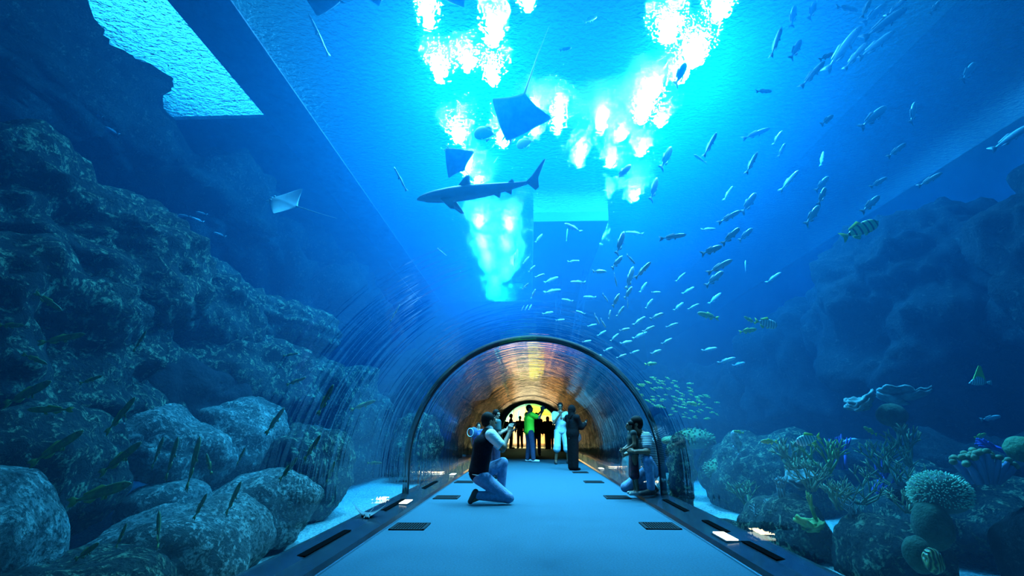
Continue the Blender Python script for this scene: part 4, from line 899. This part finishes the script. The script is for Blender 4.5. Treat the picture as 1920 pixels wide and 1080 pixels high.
# ------------------------------------------------------------------ corals
m_cor = {'green': mat('green_coral', (.12, .22, .07), .8, var=.5, vscale=12, bump=1, bscale=40), 'tan': mat('tan_coral', (.24, .28, .13), .8, var=.4, vscale=14), 'blue': mat('violet_coral', (.05, .06, .38), .8),
    'pale': mat('pale_coral', (.22, .32, .30), .8, var=.5, vscale=9), 'moss': mat('mossy_dome', (.025, .07, .03), .95, var=.4, vscale=20, bump=1, bscale=50), 'stalk': mat('lilac_stalk', (.20, .26, .42), .8), 'leaf': mat('leafy_coral', (.20, .32, .05), .8, var=.4, vscale=8)}
def branch_coral(label, px, py, dist, H, spread, seed, m, n=7, thick=.014, levels=3, tilt=(0, 0, 1)):
    g = random.Random(seed); mb = MB(); o_ = at_d(px, py, dist)
    def grow(p, d, L, r, lv):
        q = p + d * L * .5 + Vector((g.uniform(-1, 1), g.uniform(-1, 1), g.uniform(-.3, .6))) * L * .08; e = q + d * L * .5
        mb.tube([p, q, e], [r, r * .9, r * (.75 if lv else .55)], 6); mb.ball(e, r * (.78 if lv else .6), 6, 4)
        if lv:
            for k in range(g.choice((2, 2, 3))):
                a = Vector((g.uniform(-1, 1), g.uniform(-1, 1), g.uniform(-.2, .8))).normalized(); grow(e, (d + a * spread).normalized(), L * g.uniform(.6, .85), r * .78, lv - 1)
    for k in range(n):
        d = (Vector(tilt) + Vector((g.uniform(-1, 1), g.uniform(-1, 1), 0)) * spread * .9).normalized(); grow(Vector((g.uniform(-1, 1) * H * .12, g.uniform(-1, 1) * H * .12, -H * .3)), d, H * .5, thick, levels - 1)
    o = mb.build('branching_coral', m, None, True); o.location = o_; return tag(o, label, 'coral')
def dome(label, px, py, dist, r, m, seed, knobs=0, knob_m=None, kr=.012, squash=(1, 1, .85), face=None, name='dome_coral'):
    c = at_d(px, py, dist); root = empty(name, c, 0, label, 'coral') if knobs else None
    bm = bmesh.new(); bmesh.ops.create_icosphere(bm, subdivisions=4, radius=1)
    for v in bm.verts:
        d = v.co.copy(); v.co = Vector((d.x * squash[0], d.y * squash[1], d.z * squash[2])) * r * (1 + .10 * noise.noise(d * 1.6 + Vector((seed, 0, 0))))
    me = bpy.data.meshes.new(name); bm.to_mesh(me); bm.free(); me.materials.append(m); me.polygons.foreach_set('use_smooth', [True] * len(me.polygons))
    o = bpy.data.objects.new('base' if knobs else name, me); link(o, root)
    if not knobs: o.location = c; return tag(o, label, 'coral')
    mb = MB(); g = random.Random(seed)
    for i in range(knobs):
        z = 1 - 2 * (i + .5) / knobs; t = i * 2.39996; s_ = math.sqrt(max(0, 1 - z * z)); d = Vector((s_ * math.cos(t), s_ * math.sin(t), z)) + Vector((g.uniform(-.06, .06), g.uniform(-.06, .06), g.uniform(-.06, .06)))
        if d.z < -.55: continue
        p = Vector((d.x * squash[0], d.y * squash[1], d.z * squash[2])) * r * 1.02; mb.tube([p * .95, p * 1.03], [kr * .7, kr], 5); mb.ball(p * 1.04, kr * g.uniform(.8, 1.2), 6, 4)
    mb.build('polyps', knob_m or m, root, True); return root
def plates(label, px, py, dist, r, m, seed, n=5):
    g = random.Random(seed); mb = MB(); c = at_d(px, py, dist)
    for k in range(n):
        az = g.uniform(0, 6.28); tl = g.uniform(.2, .8); rr = r * g.uniform(.6, 1); nr, na = 6, 28; v = []; f = []
        M = Matrix.Translation(Vector((math.cos(az), math.sin(az), 0)) * r * .45 + Vector((0, 0, k * r * .12))) @ Matrix.Rotation(az, 4, 'Z') @ Matrix.Rotation(-tl, 4, 'Y')
        for s in (0, 1):
            for i in range(nr + 1):
                for j in range(na):
                    a = 6.283 * j / na; q = rr * i / nr * (1 + .12 * math.sin(a * 5 + k) * i / nr); v.append(M @ Vector((q * math.cos(a), q * math.sin(a), .25 * rr * (i / nr) ** 2 + .06 * rr * math.sin(a * 7 + k) * (i / nr) ** 2 - s * .022)))
        N = (nr + 1) * na
        for i in range(nr):
            for j in range(na): j2 = (j + 1) % na; a = i * na; f.append([a + j, a + j2, a + na + j2, a + na + j]); f.append([N + a + j, N + a + na + j, N + a + na + j2, N + a + j2])
        a = nr * na
        for j in range(na): j2 = (j + 1) % na; f.append([a + j, a + j2, N + a + j2, N + a + j])
        mb.add(v, f)
    o = mb.build('plate_coral', m, None, True); o.location = c; return tag(o, label, 'coral')
dome('ball shaped coral covered in hundreds of pale dots, bottom right', 1762, 925, 3.75, .19, mat('dark_coral_base', (.07, .11, .08), .9), 3, 1200, mat('polyp_pale', (.50, .75, .50), .6), .0046, (1.05, .9, .8))
# knobbly coral with lilac stalks
def knob_coral(label, px, py, dist):
    g = random.Random(8); c = at_d(px, py, dist); r = empty('knob_coral', c, 0, label, 'coral'); a, b = MB(), MB()
    for k in range(34):
        x = g.uniform(-.19, .21); y = g.uniform(-.09, .09); z = .07 - 1.1 * x * x * 2 + g.uniform(-.02, .02); a.tube([(x * .35, y * .4, -.13), (x * .8, y, z - .04), (x, y, z)], [.035, .02, .016], 6); b.ball((x, y, z), (.026, .026, .022), 10, 7)
    a.build('stalks', m_cor['stalk'], r, True); b.build('knobs', m_cor['tan'], r, True)
knob_coral('knobbly coral with rounded yellow green tips on lilac stalks', 1835, 868, 3.6)
dome('smooth mossy dome under the dotted ball coral', 1748, 985, 3.62, .15, m_cor['moss'], 5, squash=(.8, .9, 1.1))
m_brain = bpy.data.materials.new('brain_coral'); m_brain.use_nodes = True; n_ = m_brain.node_tree.nodes; L_ = m_brain.node_tree.links; tc = n_.new('ShaderNodeTexCoord'); wv = n_.new('ShaderNodeTexWave'); wv.inputs['Scale'].default_value = 14; wv.inputs['Distortion'].default_value = 9; wv.inputs['Detail Scale'].default_value = .8
L_.new(tc.outputs['Object'], wv.inputs['Vector']); rp = n_.new('ShaderNodeValToRGB'); rp.color_ramp.elements[0].color = (.02, .03, .01, 1); rp.color_ramp.elements[1].color = (.42, .40, .12, 1); L_.new(wv.outputs['Fac'], rp.inputs[0]); L_.new(rp.outputs[0], n_['Principled BSDF'].inputs['Base Color'])
bp = n_.new('ShaderNodeBump'); bp.inputs['Distance'].default_value = .02; L_.new(wv.outputs['Fac'], bp.inputs['Height']); L_.new(bp.outputs[0], n_['Principled BSDF'].inputs['Normal'])
dome('small brain coral with winding ridges at the bottom right', 1750, 1052, 3.3, .075, m_brain, 6, squash=(.8, .8, 1.1), name='brain_coral')
dome('mossy hummock left of the brain coral', 1722, 1040, 3.45, .11, m_cor['moss'], 7, squash=(.8, .9, 1.1))
dome('green brown dome coral right of the plate corals', 1672, 778, 5.2, .14, m_cor['moss'], 8)
dome('olive dome coral cut by the right edge of the picture', 1918, 842, 3.9, .12, m_cor['green'], 9)
dome('flat green coral cap on top of the rock pillar', 1266, 826, 8.35, .23, m_cor['green'], 10, squash=(1, 1, .38), name='coral_cap')
dome('broad grey green coral cushion behind the pillar, upper of two', 1302, 824, 9.2, .34, m_cor['green'], 11, 160, m_cor['green'], .02, (1, 1, .55))
dome('tilted coral cushion on the shoulder of the hazy mound', 1362, 882, 8.2, .34, m_cor['green'], 12, 160, m_cor['tan'], .018, (1, 1, .6))
plates('rosette of pale plate coral high on the right', 1612, 766, 5.3, .15, m_cor['pale'], 4, 6)
plates('fan of flat plate corals right of the pale rosette', 1690, 752, 5.7, .24, m_cor['pale'], 9, 4)
plates('cluster of drooping plates low among the green corals', 1503, 905, 5.2, .16, m_cor['pale'], 13, 4)
branch_coral('bushy green branching coral, leftmost of the coral field', 1488, 868, 5.5, .32, .8, 21, m_cor['tan'], 9, .016)
branch_coral('green staghorn coral right of the bushy one', 1548, 868, 5.1, .34, .8, 22, m_cor['leaf'], 7, .014)
branch_coral('violet finger coral standing behind the staghorn', 1572, 858, 5.3, .40, .35, 23, m_cor['blue'], 5, .018, 2)
branch_coral('violet finger coral lying in the middle of the coral field', 1640, 905, 4.9, .36, .45, 24, m_cor['blue'], 5, .018, 2, tilt=(.6, 0, .6))
branch_coral('violet finger coral near the knobbly coral', 1885, 832, 4.3, .25, .4, 25, m_cor['blue'], 4, .022, 2, tilt=(-.8, 0, .3))
branch_coral('spiky green coral in the centre of the coral field', 1700, 850, 5.0, .38, .7, 26, m_cor['tan'], 7, .015)
branch_coral('low tangle of green branches under the spiky coral', 1680, 898, 4.7, .34, 1.1, 27, m_cor['tan'], 10, .011, tilt=(.5, 0, .3))
branch_coral('low tangle of branches left of the dotted ball coral', 1610, 925, 4.7, .32, 1.1, 28, m_cor['tan'], 10, .010, tilt=(-.4, 0, .4))
branch_coral('small pale staghorn coral on the weed covered boulder', 1464, 922, 5.2, .22, .7, 29, m_cor['pale'], 5, .010)
branch_coral('spray of thin green branches above the crusted boulder', 1572, 940, 4.6, .24, .8, 30, m_cor['tan'], 8, .009)
branch_coral('yellow green finger coral beside the sand gap', 1528, 955, 4.6, .24, .3, 31, m_cor['leaf'], 3, .018, 2)
plates('leafy yellow green coral at the sand gap', 1520, 992, 4.5, .10, m_cor['leaf'], 32, 5)
branch_coral('wiry weed on top of the boulder left of the sand gap', 1400, 935, 5.9, .30, 1.0, 33, m_cor['green'], 9, .010)
branch_coral('dark tangled sea weed across the weedy boulder', 1450, 975, 5.2, .26, 1.2, 34, m_cor['pale'], 12, .008)
dome('pale sponge by the sand at the foot of the hazy mound', 1180, 872, 11.5, .25, m_cor['pale'], 35, squash=(.7, .7, 1.3), name='sponge')
branch_coral('feathery green coral between the staghorn and the dotted ball', 1655, 868, 4.9, .30, .9, 41, m_cor['green'], 12, .009)
branch_coral('thin brown green coral thicket at the left of the coral field', 1520, 905, 5.0, .28, 1.0, 42, m_cor['tan'], 12, .009)
branch_coral('low green sprigs in front of the dotted ball coral', 1700, 948, 4.2, .20, 1.0, 43, m_cor['tan'], 9, .008)
branch_coral('pale sprigs on top of the crusted boulder', 1600, 962, 4.5, .16, 1.1, 44, m_cor['pale'], 8, .007)
dome('lumpy green coral behind the bushy coral', 1505, 880, 5.7, .17, m_cor['green'], 45, 110, m_cor['tan'], .014)
dome('dark round coral under the low tangle', 1690, 925, 4.6, .12, m_rock_dark, 46)
